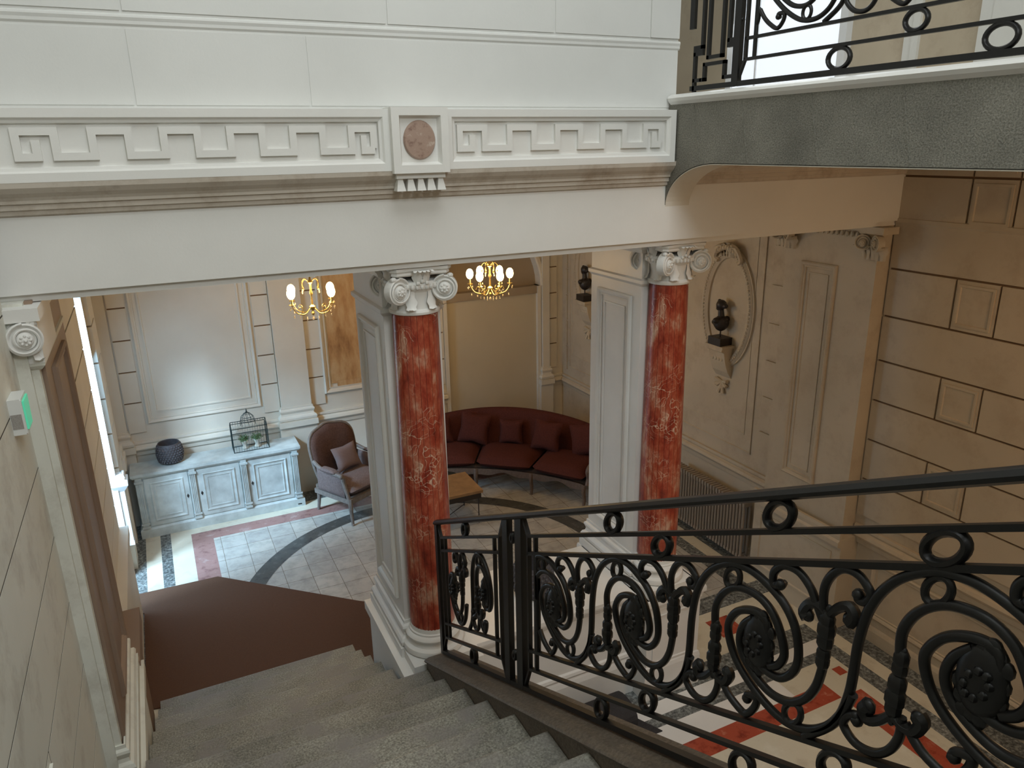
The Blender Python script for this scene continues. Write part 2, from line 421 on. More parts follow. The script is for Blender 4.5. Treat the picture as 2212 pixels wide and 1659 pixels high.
# right end pilaster (responds to the colonnade)
bm=bmn()
box(bm,5.66,XR,4.46,5.50,1.02,4.0); box(bm,5.60,XR,4.40,5.56,0,1.02)
mp2=mX(5.66,-1); frame(bm,mp2,4.86,5.28,1.40,3.60,PF); frame(bm,mp2,4.95,5.19,1.50,3.50,[(0,0),(0,.008),(-.01,.008),(-.015,0)])
wallmould(bm,5.60,4.40,5.56,[(0,1.1),(.03,1.1),(.035,1.06),(.03,1.02),(.05,1.0),(.05,.95),(0,.93)])
sweep(bm,[(XR,5.50),(5.66,5.50),(5.66,4.46),(XR,4.46)][::1],[(-d,z) for d,z in BASE],closed=False,caps=False)
sweep(bm,[(XR,5.50),(5.66,5.50),(5.66,4.46),(XR,4.46)],[(0,3.70),(-.02,3.69),(-.02,3.67),(0,3.66)],closed=False,caps=False)
frame(bm,mX(5.60,-1),4.5,5.46,.2,.85,[(0,0),(0,.014),(-.02,.014),(-.03,0)])
struct('trim_3',bm,'lobby_paint')
# ---- back wall
bm=bmn(); box(bm,-1,3.80,YB,10.6,-.1,4.6); box(bm,5.42,6.1,YB,10.6,-.1,4.6); box(bm,3.80,5.42,YB,10.6,3.62,4.6)
mb=mY(YB)
zz=[1.25+.41*k for k in range(8)]
for a,b_ in ((-.56,-.36),(1.12,1.33),(1.76,1.96),(3.2,3.4),(3.6,3.78),(5.58,5.72)):
    courses(bm,mb,a,b_,zz,.009,.020,None,1)
frame(bm,mb,-.33,1.09,1.36,4.0,PF); frame(bm,mb,-.22,.97,1.50,3.86,[(0,0),(0,.012),(-.018,.012),(-.026,0)])
frame(bm,mb,1.96,3.17,1.40,4.0,[(p[0]*1.5,p[1]*2) for p in PF]); 
for a,b_ in ((-.74,-.58),(1.34,1.75),(3.40,3.60),(5.44,5.56)):
    box(bm,a,b_,YB-.07,YB,1.0,4.1); sweep(bm,rect(a,b_,YB-.07,YB+.1),[(d,z) for d,z in BASE])
    box(bm,a-.05,b_+.05,YB-.095,YB,0,1.02)
wallmouldX(bm,YB,-.75,3.8,DADO); wallmouldX(bm,YB,5.42,5.83,DADO); wallmouldX(bm,YB,-.75,3.8,SK)
# arch over the blocked doorway
n=20; prev=None
arc=[(4.61+.81*math.cos(PI*k/n),2.62+.9*math.sin(PI*k/n)) for k in range(n+1)]
for k in range(n):
    (a,za),(b_,zb)=arc[k],arc[k+1]
    vs=[bm.verts.new((x,y,z)) for x,z in ((a,za),(b_,zb),(b_,3.65),(a,3.65)) for y in (YB,YB+.16)]
    bm.faces.new((vs[0],vs[2],vs[4],vs[6])); bm.faces.new((vs[0],vs[1],vs[3],vs[2]))
sweep(bm,[(x,z) for x,z in arc],[(0,0),(.0,.03),(.02,.045),(.07,.04),(.085,.02),(.085,0)],lambda u,v,w:(u,YB-w,v),closed=False,caps=False)
box(bm,5.37,5.43,YB-.03,YB+.2,0,2.62); box(bm,3.79,3.85,YB-.03,YB+.2,0,2.62)
struct('wall_back',bm,['wall_paint','joint_brown'])
bm=bmn(); box(bm,3.80,5.42,YB+.14,YB+.2,2.52,3.7); box(bm,3.80,5.42,YB-.01,YB+.14,2.50,2.62); struct('trim_4',bm,'tympanum_paint')
bm=bmn(); box(bm,3.85,5.37,YB+.03,YB+.08,0,2.50); struct('door_2',bm,'blind_panel_paint')
bm=bmn(); box(bm,2.07,3.06,YB-.012,YB,1.53,3.9); box(bm,2.15,2.98,YB-.02,YB,1.47,1.56)
o=obj('marble_panel',bm,'brown_marble'); tag(o,'tall brown figured marble panel set in a moulded frame on the back wall','wall panel')
# ---- ceilings, slabs, upper storey
bm=bmn(); box(bm,-1,6.1,4.75,10.6,4.5,4.6)
for k in range(3):
    a=-.4+2.08*k; frame(bm,lambda u,v,w:(u,v,4.5-w),a,a+1.9,6.0,9.9,[(0,0),(0,.05),(-.05,.06),(-.09,.02),(-.10,0)])
struct('ceiling',bm,'ceiling_paint')
bm=bmn(); box(bm,3.5,XR,-4.2,4.75,4.72,4.95); box(bm,3.36,XR,4.70,9.0,4.6,4.97); struct('floor_upper',bm,'ceiling_paint')
bm=bmn(); box(bm,-1,6.1,-4.4,9.2,9.4,9.5); struct('ceiling_upper',bm,'upper_paint')
bm=bmn(); box(bm,-1,6.1,-4.4,-4.2,-.1,9.4); struct('wall_near',bm,'stair_wall_paint')
bm=bmn(); box(bm,3.35,6.1,8.6,8.8,4.97,9.4)
frame(bm,mY(8.6),3.6,5.5,5.3,8.6,PF); struct('wall_gallery_back',bm,'upper_paint')
bm=bmn(); box(bm,3.25,3.40,4.78,8.6,4.97,9.4); struct('wall_gallery_left',bm,'upper_paint')
# ---- upper wall over the beam and the entablature
bm=bmn()
box(bm,-1,3.40,4.42,4.78,4.55,9.4)
mu=mY(4.42)
wallmouldX(bm,4.42,-.70,3.41,[(0,5.345),(.010,5.34),(.012,5.33),(.007,5.315),(.007,5.30),(0,5.29)])
obox(bm,mu,3.17,3.40,5.36,9.3,0,.012)
for a,b_ in ((-.7,.05),(.06,1.38),(1.39,2.45),(2.46,3.165)): obox(bm,mu,a,b_-.002,5.36,9.3,0,.006)
for a,b_ in ((-.7,.05),(.06,.92),(.93,3.40)): obox(bm,mu,a,b_-.002,4.93,5.28,0,.004)
struct('wall_front_upper',bm,'upper_paint')
# beam with soffit
bm=bmn(); box(bm,-1,XR,4.42,4.86,4.03,4.56); box(bm,-1,XR,4.45,4.83,3.99,4.03)
struct('wall_beam',bm,'stone_paint')
bm=bmn()
wallmouldX(bm,4.42,-.70,XR,[(0,4.58),(.11,4.58),(.105,4.55),(.085,4.525),(.06,4.505),(.05,4.49),(.05,4.475),(.035,4.47),(.035,4.445),(.022,4.44),(.018,4.42),(0,4.41)])
struct('trim_5',bm,'cornice_paint')
# frieze with the Greek key
bm=bmn(); YK=4.31
def keypanel(bm,x0,x1,kx0,kx1,nh):
    box(bm,x0,x1,YK+.035,4.42,4.575,4.91)
    f=[(0,0),(0,.035),(-.042,.035),(-.052,.022),(-.066,.018),(-.07,0)]
    sweep(bm,rect(x0,x1,4.575,4.91),f,mY(YK+.035))
    t,w=.036,.020; zt,zb=4.825,4.672; RC=[]; q=lambda a,b_,c_,d_:RC.append((a,b_,c_,d_))
    bw=.036; L=kx1-kx0; sp=.16; s0=kx0+sp; s1=kx1-sp; hs=(s1-s0)/(nh-1)
    # left spiral
    q(kx0,s0+bw,zt-t,zt); q(kx0,kx0+bw,zb,zt); q(kx0,kx0+.115,zb,zb+t); q(kx0+.078,kx0+.115,zb,zb+.095)
    # right spiral
    q(s1,kx1,zt-t,zt); q(kx1-bw,kx1,zb+.03,zt); q(kx1-.09,kx1-.012,zb,zb+t*1.1); q(kx1-.09,kx1-.058,zb,zb+.10)
    for k in range(nh):
        x=s0+hs*k; q(x,x+bw,zb,zt)
        if k<nh-1:
            if k%2==0: q(x,x+hs+bw,zb,zb+t)
            else: q(x,x+hs+bw,zt-t,zt)
    gx=sorted({round(v,4) for r_ in RC for v in r_[:2]}); gz=sorted({round(v,4) for r_ in RC for v in r_[2:]})
    for a,b_ in zip(gx,gx[1:]):
        for c_,d_ in zip(gz,gz[1:]):
            mx,mz=(a+b_)/2,(c_+d_)/2
            if any(r_[0]<mx<r_[1] and r_[2]<mz<r_[3] for r_ in RC): obox(bm,mY(YK+.035),a,b_,c_,d_,0,w)
keypanel(bm,-.72,1.335,-.50,1.255,10); keypanel(bm,1.665,3.33,1.745,3.235,8)
struct('trim_6',bm,'stone_paint')
md=thing('medallion_block','square stone block with a round brown marble disc in the middle of the key frieze','ornament',(1.5,4.27,4.56))
bm=bmn(); box(bm,-.17,.17,.035,.15,0,.36)
sweep(bm,rect(-.17,.17,0,.36),[(0,0),(0,.035),(-.045,.035),(-.055,.01),(-.06,0)],lambda u,v,w:(u,.035-w,v)); obj('block',bm,'stone_paint',md)
bm=bmn(); lathe(bm,[(0,-.02),(.094,-.02),(.097,0),(.09,.012),(0,.016)],40)
bmesh.ops.rotate(bm,verts=bm.verts,matrix=Matrix.Rotation(PI/2,3,'X')); bmesh.ops.scale(bm,verts=bm.verts,vec=(1,1,1.12)); bmesh.ops.translate(bm,verts=bm.verts,vec=(0,.03,.182)); obj('disc',bm,'medallion_marble',md,True)
bm=bmn(); box(bm,-.15,.15,.03,.15,-.03,0); obj('fillet',bm,'stone_paint',md)
for k in range(5):
    bm=bmn(); x=-.124+.062*k
    a=[(x-.014,.045,-.03),(x+.014,.045,-.03),(x+.014,.09,-.03),(x-.014,.09,-.03)]; b_=[(x-.027,.03,-.10),(x+.027,.03,-.10),(x+.027,.10,-.10),(x-.027,.10,-.10)]
    va=[bm.verts.new(p) for p in a]; vb=[bm.verts.new(p) for p in b_]; bm.faces.new(va); bm.faces.new(vb[::-1])
    for i in range(4): bm.faces.new((va[i],vb[i],vb[(i+1)%4],va[(i+1)%4]))
    obj('gutta',bm,'stone_paint',md)
# ---- gallery landing on the right: rough stone string with curved plaster end
bm=bmn()
prof=[(-4.2,4.95),(4.42,4.95),(4.42,4.28)]
cur=[(4.42-.50*(1-math.cos(PI/2*k/14)),4.28+.29*math.sin(PI/2*k/14)) for k in range(15)]
prof=[(-4.2,4.56),(-4.2,4.96),(4.44,4.96),(4.44,4.28)]+cur[0:]
prism(bm,prof,0,.2,lambda u,v,w:(3.345+w,u,v)); struct('wall_gallery_string',bm,'gallery_stone')
bm=bmn()
pl=[(y,z-.004) for y,z in cur]+[(-4.2,4.556)]
for a,b_ in zip(pl,pl[1:]):
    vs=[bm.verts.new((x,p[0],p[1])) for p in (a,b_) for x in (3.35,3.56)]; vt=[bm.verts.new((v.co.x,v.co.y,v.co.z-.006)) for v in vs]
    bm.faces.new((vs[0],vs[1],vs[3],vs[2])); bm.faces.new((vt[0],vt[2],vt[3],vt[1])); bm.faces.new((vs[0],vs[2],vt[2],vt[0])); bm.faces.new((vs[1],vt[1],vt[3],vs[3]))
struct('trim_7',bm,'wall_paint')
bm=bmn()
prism(bm,[(3.60,4.945),(3.60,5.01),(3.35,5.01),(3.325,5.0),(3.315,4.985),(3.325,4.965),(3.345,4.945)],-4.2,4.40,lambda u,v,w:(u,w,v)); struct('trim_8',bm,'gallery_nosing' if 'gallery_nosing' in MATS else 'marble_white')
bm=bmn()
for y in (4.06,3.62,3.08,2.52,1.9): prism(bm,[(y+.09,4.94),(y+.098,4.94),(y+.008,4.58),(y,4.58)],-.003,.003,lambda u,v,w:(3.345+w,u,v))
struct('trim_11',bm,'gallery_stone')
# gallery window on the far right wall (translucent white blind)
bm=bmn(); box(bm,5.79,5.83,5.22,6.58,5.0,8.6); o=struct('window_1',bm,'window_glow')
bm=bmn(); box(bm,5.76,5.84,5.14,5.22,4.97,8.7); box(bm,5.76,5.84,6.58,6.66,4.97,8.7); box(bm,5.775,5.80,6.24,6.26,5.0,8.6); struct('trim_9',bm,'door_white')
bm=bmn(); mg=mX(XR,-1); obox(bm,mg,4.46,4.52,4.97,9.3,0,.03); obox(bm,mg,4.52,4.60,4.97,9.3,0,.015); obox(bm,mg,3.2,3.95,4.97,9.3,0,.05); obox(bm,mg,3.3,3.85,5.2,9.2,.05,.06); obox(bm,mg,1.6,2.6,4.97,9.3,0,.04); wallmould(bm,XR,4.60,5.14,[(0,5.3),(.02,5.29),(.02,5.0),(0,4.97)]); struct('trim_10',bm,'upper_paint')
# ---- piers of the colonnade (pier body behind each column) and parapet
def pier(bm,x0,x1,y0=4.74,y1=5.47,ped=(0,0),front=4.42):
    box(bm,x0,x1,y0,y1,1.02,4.0)
    for X,s in ((x0,-1),(x1,1)):
        frame(bm,mX(X,s),y0+.12,y1-.12,1.42,3.55,PF); frame(bm,mX(X,s),y0+.21,y1-.21,1.52,3.45,[(0,0),(0,.01),(-.012,.01),(-.016,0)])
    sweep(bm,rect(x0,x1,y0,y1),BASE)
    sweep(bm,rect(x0,x1,y0,y1),[(0,3.70),(.022,3.69),(.022,3.665),(.01,3.65),(0,3.64)])
    sweep(bm,rect(x0,x1,y0,y1),[(0,4.0),(.05,3.99),(.05,3.95),(.03,3.93),(.015,3.90),(0,3.90)])
bm=bmn(); pier(bm,1.335,1.735)
box(bm,1.25,1.85,4.46,5.52,0,.94); box(bm,1.222,1.84,4.425,5.56,.94,1.02)
struct('wall_pier_middle',bm,'stone_paint')
bm=bmn(); pier(bm,3.40,3.80)
box(bm,3.36,3.92,4.43,5.52,0,.90)
sweep(bm,rect(3.36,3.92,4.43,5.52),[(-.02,1.02),(.0,1.02),(.03,1.02),(.035,1.0),(.035,.965),(.02,.95),(.015,.93),(.004,.90),(0,.89)]); 
frame(bm,mY(4.43),3.42,3.86,.36,.84,[(0,0),(0,.01),(-.01,.01),(-.016,0)])
box(bm,3.35,3.93,4.42,5.52,.90,1.02)
sweep(bm,rect(3.36,3.92,4.43,5.52),[(0,.34),(.012,.335),(.02,.30),(.02,0)])
struct('wall_pier_right',bm,'marble_white')
bm=bmn(); box(bm,1.85,3.38,4.61,5.45,0,.93); box(bm,1.84,3.38,4.57,5.48,.985,1.02)
wallmouldX(bm,4.61,1.85,3.37,[(0,1.0),(.04,.985),(.035,.965),(.02,.95),(.014,.93),(0,.91)])
wallmouldX(bm,4.61,1.85,3.37,[(0,.42),(.018,.41),(.024,.385),(.012,.36),(.02,.34),(.03,.30),(.03,0)])
struct('wall_parapet',bm,'marble_white')
# left pier
bm=bmn(); box(bm,-1.0,-.60,4.36,5.5,0,4.0); box(bm,-.62,-.585,4.375,4.395,1.3,3.9)
box(bm,-.72,-.52,4.34,5.54,0,.94); box(bm,-.72,-.49,4.30,5.57,.94,1.02)
box(bm,-.72,-.62,4.30,4.37,1.02,3.95); box(bm,-.66,-.585,4.335,4.37,1.02,3.95)
sweep(bm,[(-.72,4.335),(-.575,4.335),(-.575,5.5),(-.72,5.5)],[(d*.9,z) for d,z in BASE],closed=False,caps=False)
sweep(bm,[(-.72,4.335),(-.575,4.335),(-.575,5.5),(-.72,5.5)],[(0,3.72),(.022,3.71),(.022,3.685),(.01,3.67),(0,3.66)],closed=False,caps=False)
struct('wall_pier_left',bm,'stair_wall_paint')
# ============================================================ STAIRS
st=thing('staircase','speckled grey stone staircase going down between the left wall and the iron balustrade','staircase',(.3,6.2,0))
RI,GO=.19,.367; Z0s=1.265; Y0s=4.015
for k in range(-6,18):
    z=Z0s+RI*k; y=Y0s-GO*k
    bm=bmn(); xr=1.385 if y<4.42 else 1.222
    pr=[(y+.005,z-.045),(y+.02,z-.035),(y+.026,z-.02),(y+.02,z-.004),(y+.008,z),(y-GO-.02,z),(y-GO-.02,max(-.0,z-RI-.02)),(y-.01,max(0,z-RI)),(y-.01,z-.045)]
    xl=XL+.024 if k>=0 else -.487
    mp=lambda u,v,w:(xl+(xr-xl-.003)*w-.3,u-6.2,v)
    prism(bm,pr,0,1,mp); obj('step',bm,'step_stone',st)
# string: sloped stone cheek carrying the balustrade
SL=.503
def zr_(y): return 1.21+SL*(4.352-y)
bm=bmn()
sec=[(1.385,-.62),(1.385,-.045),(1.372,-.035),(1.366,-.02),(1.374,-.01),(1.392,-.004),(1.405,.0),(1.60,.0),(1.62,-.02),(1.62,-.62)]
rows=[]
for y in (4.425,-4.1):
    rows.append([bm.verts.new((x-.3,y-6.2,max(.0,zr_(y)-.018+h))) for x,h in sec])
for j in range(len(sec)): bm.faces.new((rows[0][j],rows[1][j],rows[1][(j+1)%len(sec)],rows[0][(j+1)%len(sec)]))
bm.faces.new(rows[0]); bm.faces.new(rows[1][::-1])
obj('string',bm,'string_stone',st)
# brown carpet below the stairs
bm=bmn(); prism(bm,[(-.50,6.28),(1.22,6.28),(1.22,5.6),(1.74,5.6),(1.74,6.9),(1.5,7.10),(.17,8.34),(-.70,8.37),(-.70,7.95),(-.61,7.94),(-.61,6.32),(-.50,6.30)],.0,.012); 
tag(obj('carpet',bm,'carpet'),'brown carpet lying at the foot of the stairs with a pointed far edge','carpet')
# ============================================================ COLUMNS
def volute(bm,c,r,ang,mir=1):
    """scroll disc, axis horizontal pointing at angle ang"""
    mm=Matrix.Translation(c)@Matrix.Rotation(ang,4,'Z')@Matrix.Rotation(PI/2,4,'X')
    hp=[(r,.028),(r*.9,.032),(r*.78,.02),(r*.70,.018),(r*.60,.030),(r*.5,.022),(r*.42,.040),(r*.2,.050),(0,.052)]; b2=bmn(); lathe(b2,[(p,-q) for p,q in hp[::-1]]+hp,28)
    for s in (1,-1):
        pts=[]
        for k in range(40):
            a=k/39*PI*3.2; rr=r*(1.0-.58*k/39); pts.append((rr*math.cos(a*mir+PI/2),rr*math.sin(a*mir+PI/2),.030*s))
        tube(b2,pts,r*.085,6)
    for k in range(8):
        a=k*PI/4; [ball(b2,(r*.27*math.cos(a),r*.27*math.sin(a),.046*s),r*.10,6) for s in (-1,1)]
    [ball(b2,(0,0,.052*s),r*.11,6) for s in (-1,1)]
    b2.transform(mm)
    me=bpy.data.meshes.new('t'); b2.to_mesh(me); b2.free(); bm.from_mesh(me); bpy.data.meshes.remove(me)
def leaf(bm,base,out,h,w,curl=.04,n=6):
    """acanthus leaf rising from base, curling out"""
    out=Vector(out).normalized(); side=Vector((-out.y,out.x,0)); rows=[]
    for i in range(n+1):
        s=i/n; c=Vector(base)+Vector((0,0,h*math.sin(s*PI*.62)))+out*(curl*s*s*1.6)
        ww=w*(math.sin(PI*(.18+.75*s)))*(1+.18*(-1)**i)
        rows.append([bm.verts.new(c+side*(ww*q)+out*(.010*(1-abs(q)*1.6))) for q in (-.5,-.22,0,.22,.5)])
    for i in range(n):
        for j in range(4): bm.faces.new((rows[i][j],rows[i][j+1],rows[i+1][j+1],rows[i+1][j]))
    r2=[bm.verts.new(v.co-out*.014) for v in rows[n]]
def capital(bm,r,zn,zt,only=None):
    """composite capital with diagonal scrolls; zn neck, zt top of abacus"""
    lathe(bm,[(r,zn-.02),(r*1.08,zn-.015),(r*1.1,zn),(r*1.06,zn+.014),(r*.98,zn+.02),(r*.96,zn+.08),(r*1.02,zn+.13),(r*1.22,zn+.165),(r*1.25,zn+.185),(r*1.15,zn+.20),(0,zn+.24)],32)
    R=r*1.78; pts=[]
    for k in range(4):
        a=PI/4+k*PI/2; a2=a+PI/2
        p=Vector((R*math.cos(a),R*math.sin(a))); q=Vector((R*math.cos(a2),R*math.sin(a2))); mid=(p+q)/2*.86
        t=(q-p).normalized()
        p1=p+t*.03
        for s in range(8):
            u=s/8; x=(1-u)**2*p1+2*u*(1-u)*mid+u*u*(q-t*.03); pts.append((x.x,x.y))
        pts.append(tuple(q-t*.03))
    sweep(bm,pts,[(-.08,zt-.055),(-.012,zt-.055),(.0,zt-.045),(-.004,zt-.03),(.01,zt-.02),(.012,zt),(-.2,zt)])
    for k in range(4):
        a=PI/4+k*PI/2; c=(r*1.46*math.cos(a),r*1.46*math.sin(a),zt-.145)
        volute(bm,c,.084,a+math.radians(22)*(-1 if k in (0,2) else 1),1)
        ball(bm,(R*.97*math.cos(a),R*.97*math.sin(a),zt-.065),.020,8,(1.1,1.1,.8))
        a0=k*PI/2; ou=(math.cos(a0),math.sin(a0),0)
        # flower and foliage in the middle of each face
        for q in (-.045,-.02,.0,.02,.045):
            leaf(bm,(r*1.12*ou[0]-ou[1]*q*.6,r*1.12*ou[1]+ou[0]*q*.6,zt-.14),(ou[0]-ou[1]*q*12,ou[1]+ou[0]*q*12,0),.125,.06,.045)
        for q in range(3): ball(bm,(r*1.25*ou[0]-ou[1]*(q-1)*.03,r*1.25*ou[1]+ou[0]*(q-1)*.03,zt-.10+.012*(q==1)),.014,6)
        # scroll stems and drooping leaves beside the bell
        for s in (-1,1):
            aa=a0+s*.42; leaf(bm,(r*1.02*math.cos(aa),r*1.02*math.sin(aa),zn+.14),(math.cos(aa),math.sin(aa),0),-.12,.07,.03)
        # egg and dart beads
        for q in range(7): 
            aa=a0-.5+q/6*1.0; ball(bm,(r*1.2*math.cos(aa),r*1.2*math.sin(aa),zn+.17),.014,6,(1,1,1.3))
def column(x,y,label):
    t=thing('column',label,'column',(x,y,1.02),0,None)
    r=.168; h=3.69-1.02
    bm=bmn()
    box(bm,-.235,.235,-.235,.235,0,.078)
    lathe(bm,[(0,.078),(.215,.078),(.232,.092),(.236,.112),(.228,.132),(.212,.142),(.200,.146),(.190,.165),(.190,.182),(.198,.19),(.208,.198),(.210,.212),(.202,.226),(.188,.234),(.182,.236),(.182,.25),(.172,.256),(.168,.29),(0,.29)],40)
    obj('base',bm,'stone_paint',t,True,35)
    bm=bmn(); pr=[(r*(1-.10*max(0,(k/12-.3))/.7)+.0,.28+(h-.28)*k/12) for k in range(13)]; lathe(bm,pr,48); obj('shaft',bm,'column_marble',t,True)
    bm=bmn(); capital(bm,r*.92,h,3.985-1.02); obj('capital',bm,'stone_paint',t,True,30)
    return t
column(1.53,4.665,'red marble column with a carved scroll capital standing at the foot of the iron balustrade')
column(3.60,4.665,'red marble column farther right, on the pier at the end of the white parapet')
# scroll capital of the left pilaster
t=thing('pilaster_capital','carved stone scroll capital at the left edge, under the beam end','capital',(-.62,4.36,3.70))
bm=bmn(); box(bm,-.09,.09,-.09,.6,.22,.285); box(bm,-.07,.07,-.05,.6,0,.22)
obj('abacus',bm,'stone_paint',t)
bm=bmn(); volute(bm,(.005,-.075,.135),.082,.25,1)
bmesh.ops.scale(bm,verts=bm.verts,vec=(1,1,1.0)); obj('scroll',bm,'stone_paint',t,True,35)
bm=bmn()
for q in range(5): ball(bm,(.05+.013*random.uniform(-1,1),-.07,.19+.02*q*.5),.02,7)
leaf(bm,(.03,-.05,.18),(1,-.6,0),-.16,.06,.03); obj('leaf',bm,'stone_paint',t,True)
# capital of the right end pilaster (two scroll clusters joined by an egg band)
t=thing('pilaster_capital','carved scroll capital of the flat pilaster against the right wall','capital',(5.66,4.98,3.70))
for yy in (-.50,.50):
    bm=bmn()
    for s in (-1,1): volute(bm,(-.08,yy+s*.075,.15),.068,-PI/2+s*.45,1)
    for q in range(5): leaf(bm,(-.03,yy-.10+.05*q,.0),(-1,(q-2)*.3,0),.13,.07,.06)
    box(bm,-.09,.1,yy-.12,yy+.12,.225,.285)
    obj('scroll',bm,'lobby_paint',t,True,35)
bm=bmn(); box(bm,-.03,.1,-.40,.40,.235,.285)
for q in range(14): ball(bm,(-.02,-.36+.055*q,.20),.022,7,(.7,.8,1.2))
obj('egg_band',bm,'lobby_paint',t,True)
# ============================================================ BALUSTRADES
DI={ # one bay of scroll ironwork, measured from the middle of its rosette: (along, height)
'arch':[(-.446,.292-.02),(-.358,.343),(-.324,.45),(-.318,.617),(-.296,.727),(-.242,.799),(-.158,.828),(-.076,.811),(.003,.763),(.075,.698),(.122,.62),(.141,.533),(.129,.48),(.086,.450),(.029,.464),(-.012,.498),(-.02,.53)],
'inner':[(-.201,.585),(-.206,.662),(-.174,.72),(-.113,.744),(-.033,.722),(.031,.669),(.072,.595),(.090,.532),(.074,.494),(.042,.483)],
'stem':[(.227,.545),(.222,.495),(.209,.442),(.178,.397),(.127,.374),(.062,.385),(.002,.425),(-.061,.491),(-.089,.556),(-.077,.612),(-.038,.643)],
'foot':[(.328,.45),(.303,.384),(.267,.332),(.211,.300),(.141,.297),(.075,.323),(-.005,.382),(-.08,.46),(-.124,.531),(-.143,.605),(-.109,.657),(-.05,.668),(.002,.650),(.022,.612),(.012,.585)],
'scroll_a':[(.206,.665),(.182,.712),(.153,.765),(.108,.811),(.058,.828),(.024,.808),(.021,.777),(.034,.762),(.05,.765)],
'scroll_b':[(.209,.678),(.199,.755),(.216,.803),(.253,.825),(.30,.806),(.337,.757),(.328,.734),(.305,.738),(.303,.752)],
'scroll_c':[(-.173,.417),(-.171,.359),(-.191,.311),(-.23,.288),(-.284,.30),(-.327,.346),(-.322,.377),(-.298,.389),(-.29,.372)],
'scroll_d':[(-.162,.404),(-.127,.352),(-.083,.311),(-.036,.286),(-.002,.32),(.001,.356),(-.034,.36),(-.036,.345)]}
def balustrade(t,place,t0,t1,discs,ringlist,posts,scale=1.0,clip=None,rail_t0=None):
    """place(t,v,w): along, height, sideways"""
    P=lambda a,v,w=0.0: Vector(place(a,v,w))
    def bar(name,pts,w,h):
        bm=bmn()
        for (a,va),(b_,vb) in zip(pts,pts[1:]):
            d=Vector((b_-a,vb-va)); d.normalize(); nn_=Vector((-d.y,d.x))*h/2
            c=[P(a+nn_.x,va+nn_.y,-w/2),P(a-nn_.x,va-nn_.y,-w/2),P(a-nn_.x,va-nn_.y,w/2),P(a+nn_.x,va+nn_.y,w/2)]
            e=[P(b_+nn_.x,vb+nn_.y,-w/2),P(b_-nn_.x,vb-nn_.y,-w/2),P(b_-nn_.x,vb-nn_.y,w/2),P(b_+nn_.x,vb+nn_.y,w/2)]
            vs=[bm.verts.new(p) for p in c]; ve=[bm.verts.new(p) for p in e]
            bm.faces.new(vs); bm.faces.new(ve[::-1])
            for i in range(4): bm.faces.new((vs[i],ve[i],ve[(i+1)%4],vs[(i+1)%4]))
        return obj(name,bm,'iron',t)
    def tub(name,pts,r,cl=None):
        q=spline([(a,v,0) for a,v in pts],6)
        q=[(min(max(p.x,cl[0]),cl[1]) if cl else p.x,p.y) for p in q]
        bm=bmn(); tube(bm,[P(a,v) for a,v in q],r,8,up=None); return obj(name,bm,'iron',t,True,60)
    # hand rail with a rounded top
    bm=bmn(); secp=[(-.028,0),(-.030,.012),(-.020,.026),(0,.031),(.020,.026),(.030,.012),(.028,0),(.016,-.008),(-.016,-.008)]
    ra=[bm.verts.new(P(t0-.01,1.045+h,w)) for w,h in secp]; rb=[bm.verts.new(P(t1,1.045+h,w)) for w,h in secp]
    for i in range(9): bm.faces.new((ra[i],rb[i],rb[(i+1)%9],ra[(i+1)%9]))
    bm.faces.new(ra); bm.faces.new(rb[::-1]); obj('handrail',bm,'iron',t,True,30)
    bar('bottom_rail',[(t0,.012),(t1,.012)],.032,.030)
    for (a,b_,kind) in posts:
        if kind=='post': bar('post',[(a,.0),(a,1.045)],.034,b_)
    for (a,b_) in clip:
        # framed panel: two upper rails, two lower rails, uprights and mitred corner struts
        bar('rail',[(a+.07,.938),(b_-.07 if b_<t1-.1 else t1,.938)],.022,.018)
        bar('rail',[(a+.07,.840),(b_-.07 if b_<t1-.1 else t1,.840)],.022,.020)
        bar('rail',[(a+.07,.262),(b_-.07 if b_<t1-.1 else t1,.262)],.022,.018)
        bar('rail',[(a+.07,.145),(b_-.07 if b_<t1-.1 else t1,.145)],.022,.018)
        sides=[(a,1)]+([(b_,-1)] if b_<t1-.1 else [])
        for e,s in sides:
            bar('upright',[(e+.07*s,.145),(e+.07*s,.938)],.022,.016)
            bar('upright',[(e+.145*s,.145),(e+.145*s,.938)],.020,.015)
            bar('strut',[(e+.015*s,.03),(e+.07*s,.145)],.020,.015)
            bar('strut',[(e+.015*s,1.04),(e+.07*s,.938)],.020,.015)
    S0=scale
    for dx,cl,keys,sx,*sc_ in discs:
        scale=sc_[0] if sc_ else S0
        for k in keys:
            pts=[(dx+sx*a*scale,v) for a,v in DI[k]]
            tub('scroll',pts,.0135 if k in('arch','foot','inner','stem') else .0125,cl)
            if k.startswith('scroll'):
                bm=bmn(); c=P(*pts[-1]); ball(bm,c,.017,8); ball(bm,c+Vector(P(0,0,.012)-P(0,0,0)),.012,6); obj('knob',bm,'iron',t,True)
        # rosette
        bm=bmn()
        b2=[]
        for i in range(14):
            a=i/14*2*PI; rr=.066*(1+.12*(i%2))
            cpt=P(dx-.01*sx+rr*.62*math.cos(a)*scale,.575+rr*1.28*math.sin(a)-.02); ball(bm,cpt,.021,7,(.6,1,1.2))
        ball(bm,P(dx-.01*sx,.56),.060,14,(.42,scale,1.55))
        for i in range(8):
            a=i/8*2*PI
            for w in (-.02,.02): ball(bm,P(dx-.01*sx+.026*math.cos(a),.56+.035*math.sin(a),w),.012,6)
        if 'inner' in keys or 'stem' in keys: obj('rosette',bm,'iron',t,True)
        else: bm.free()
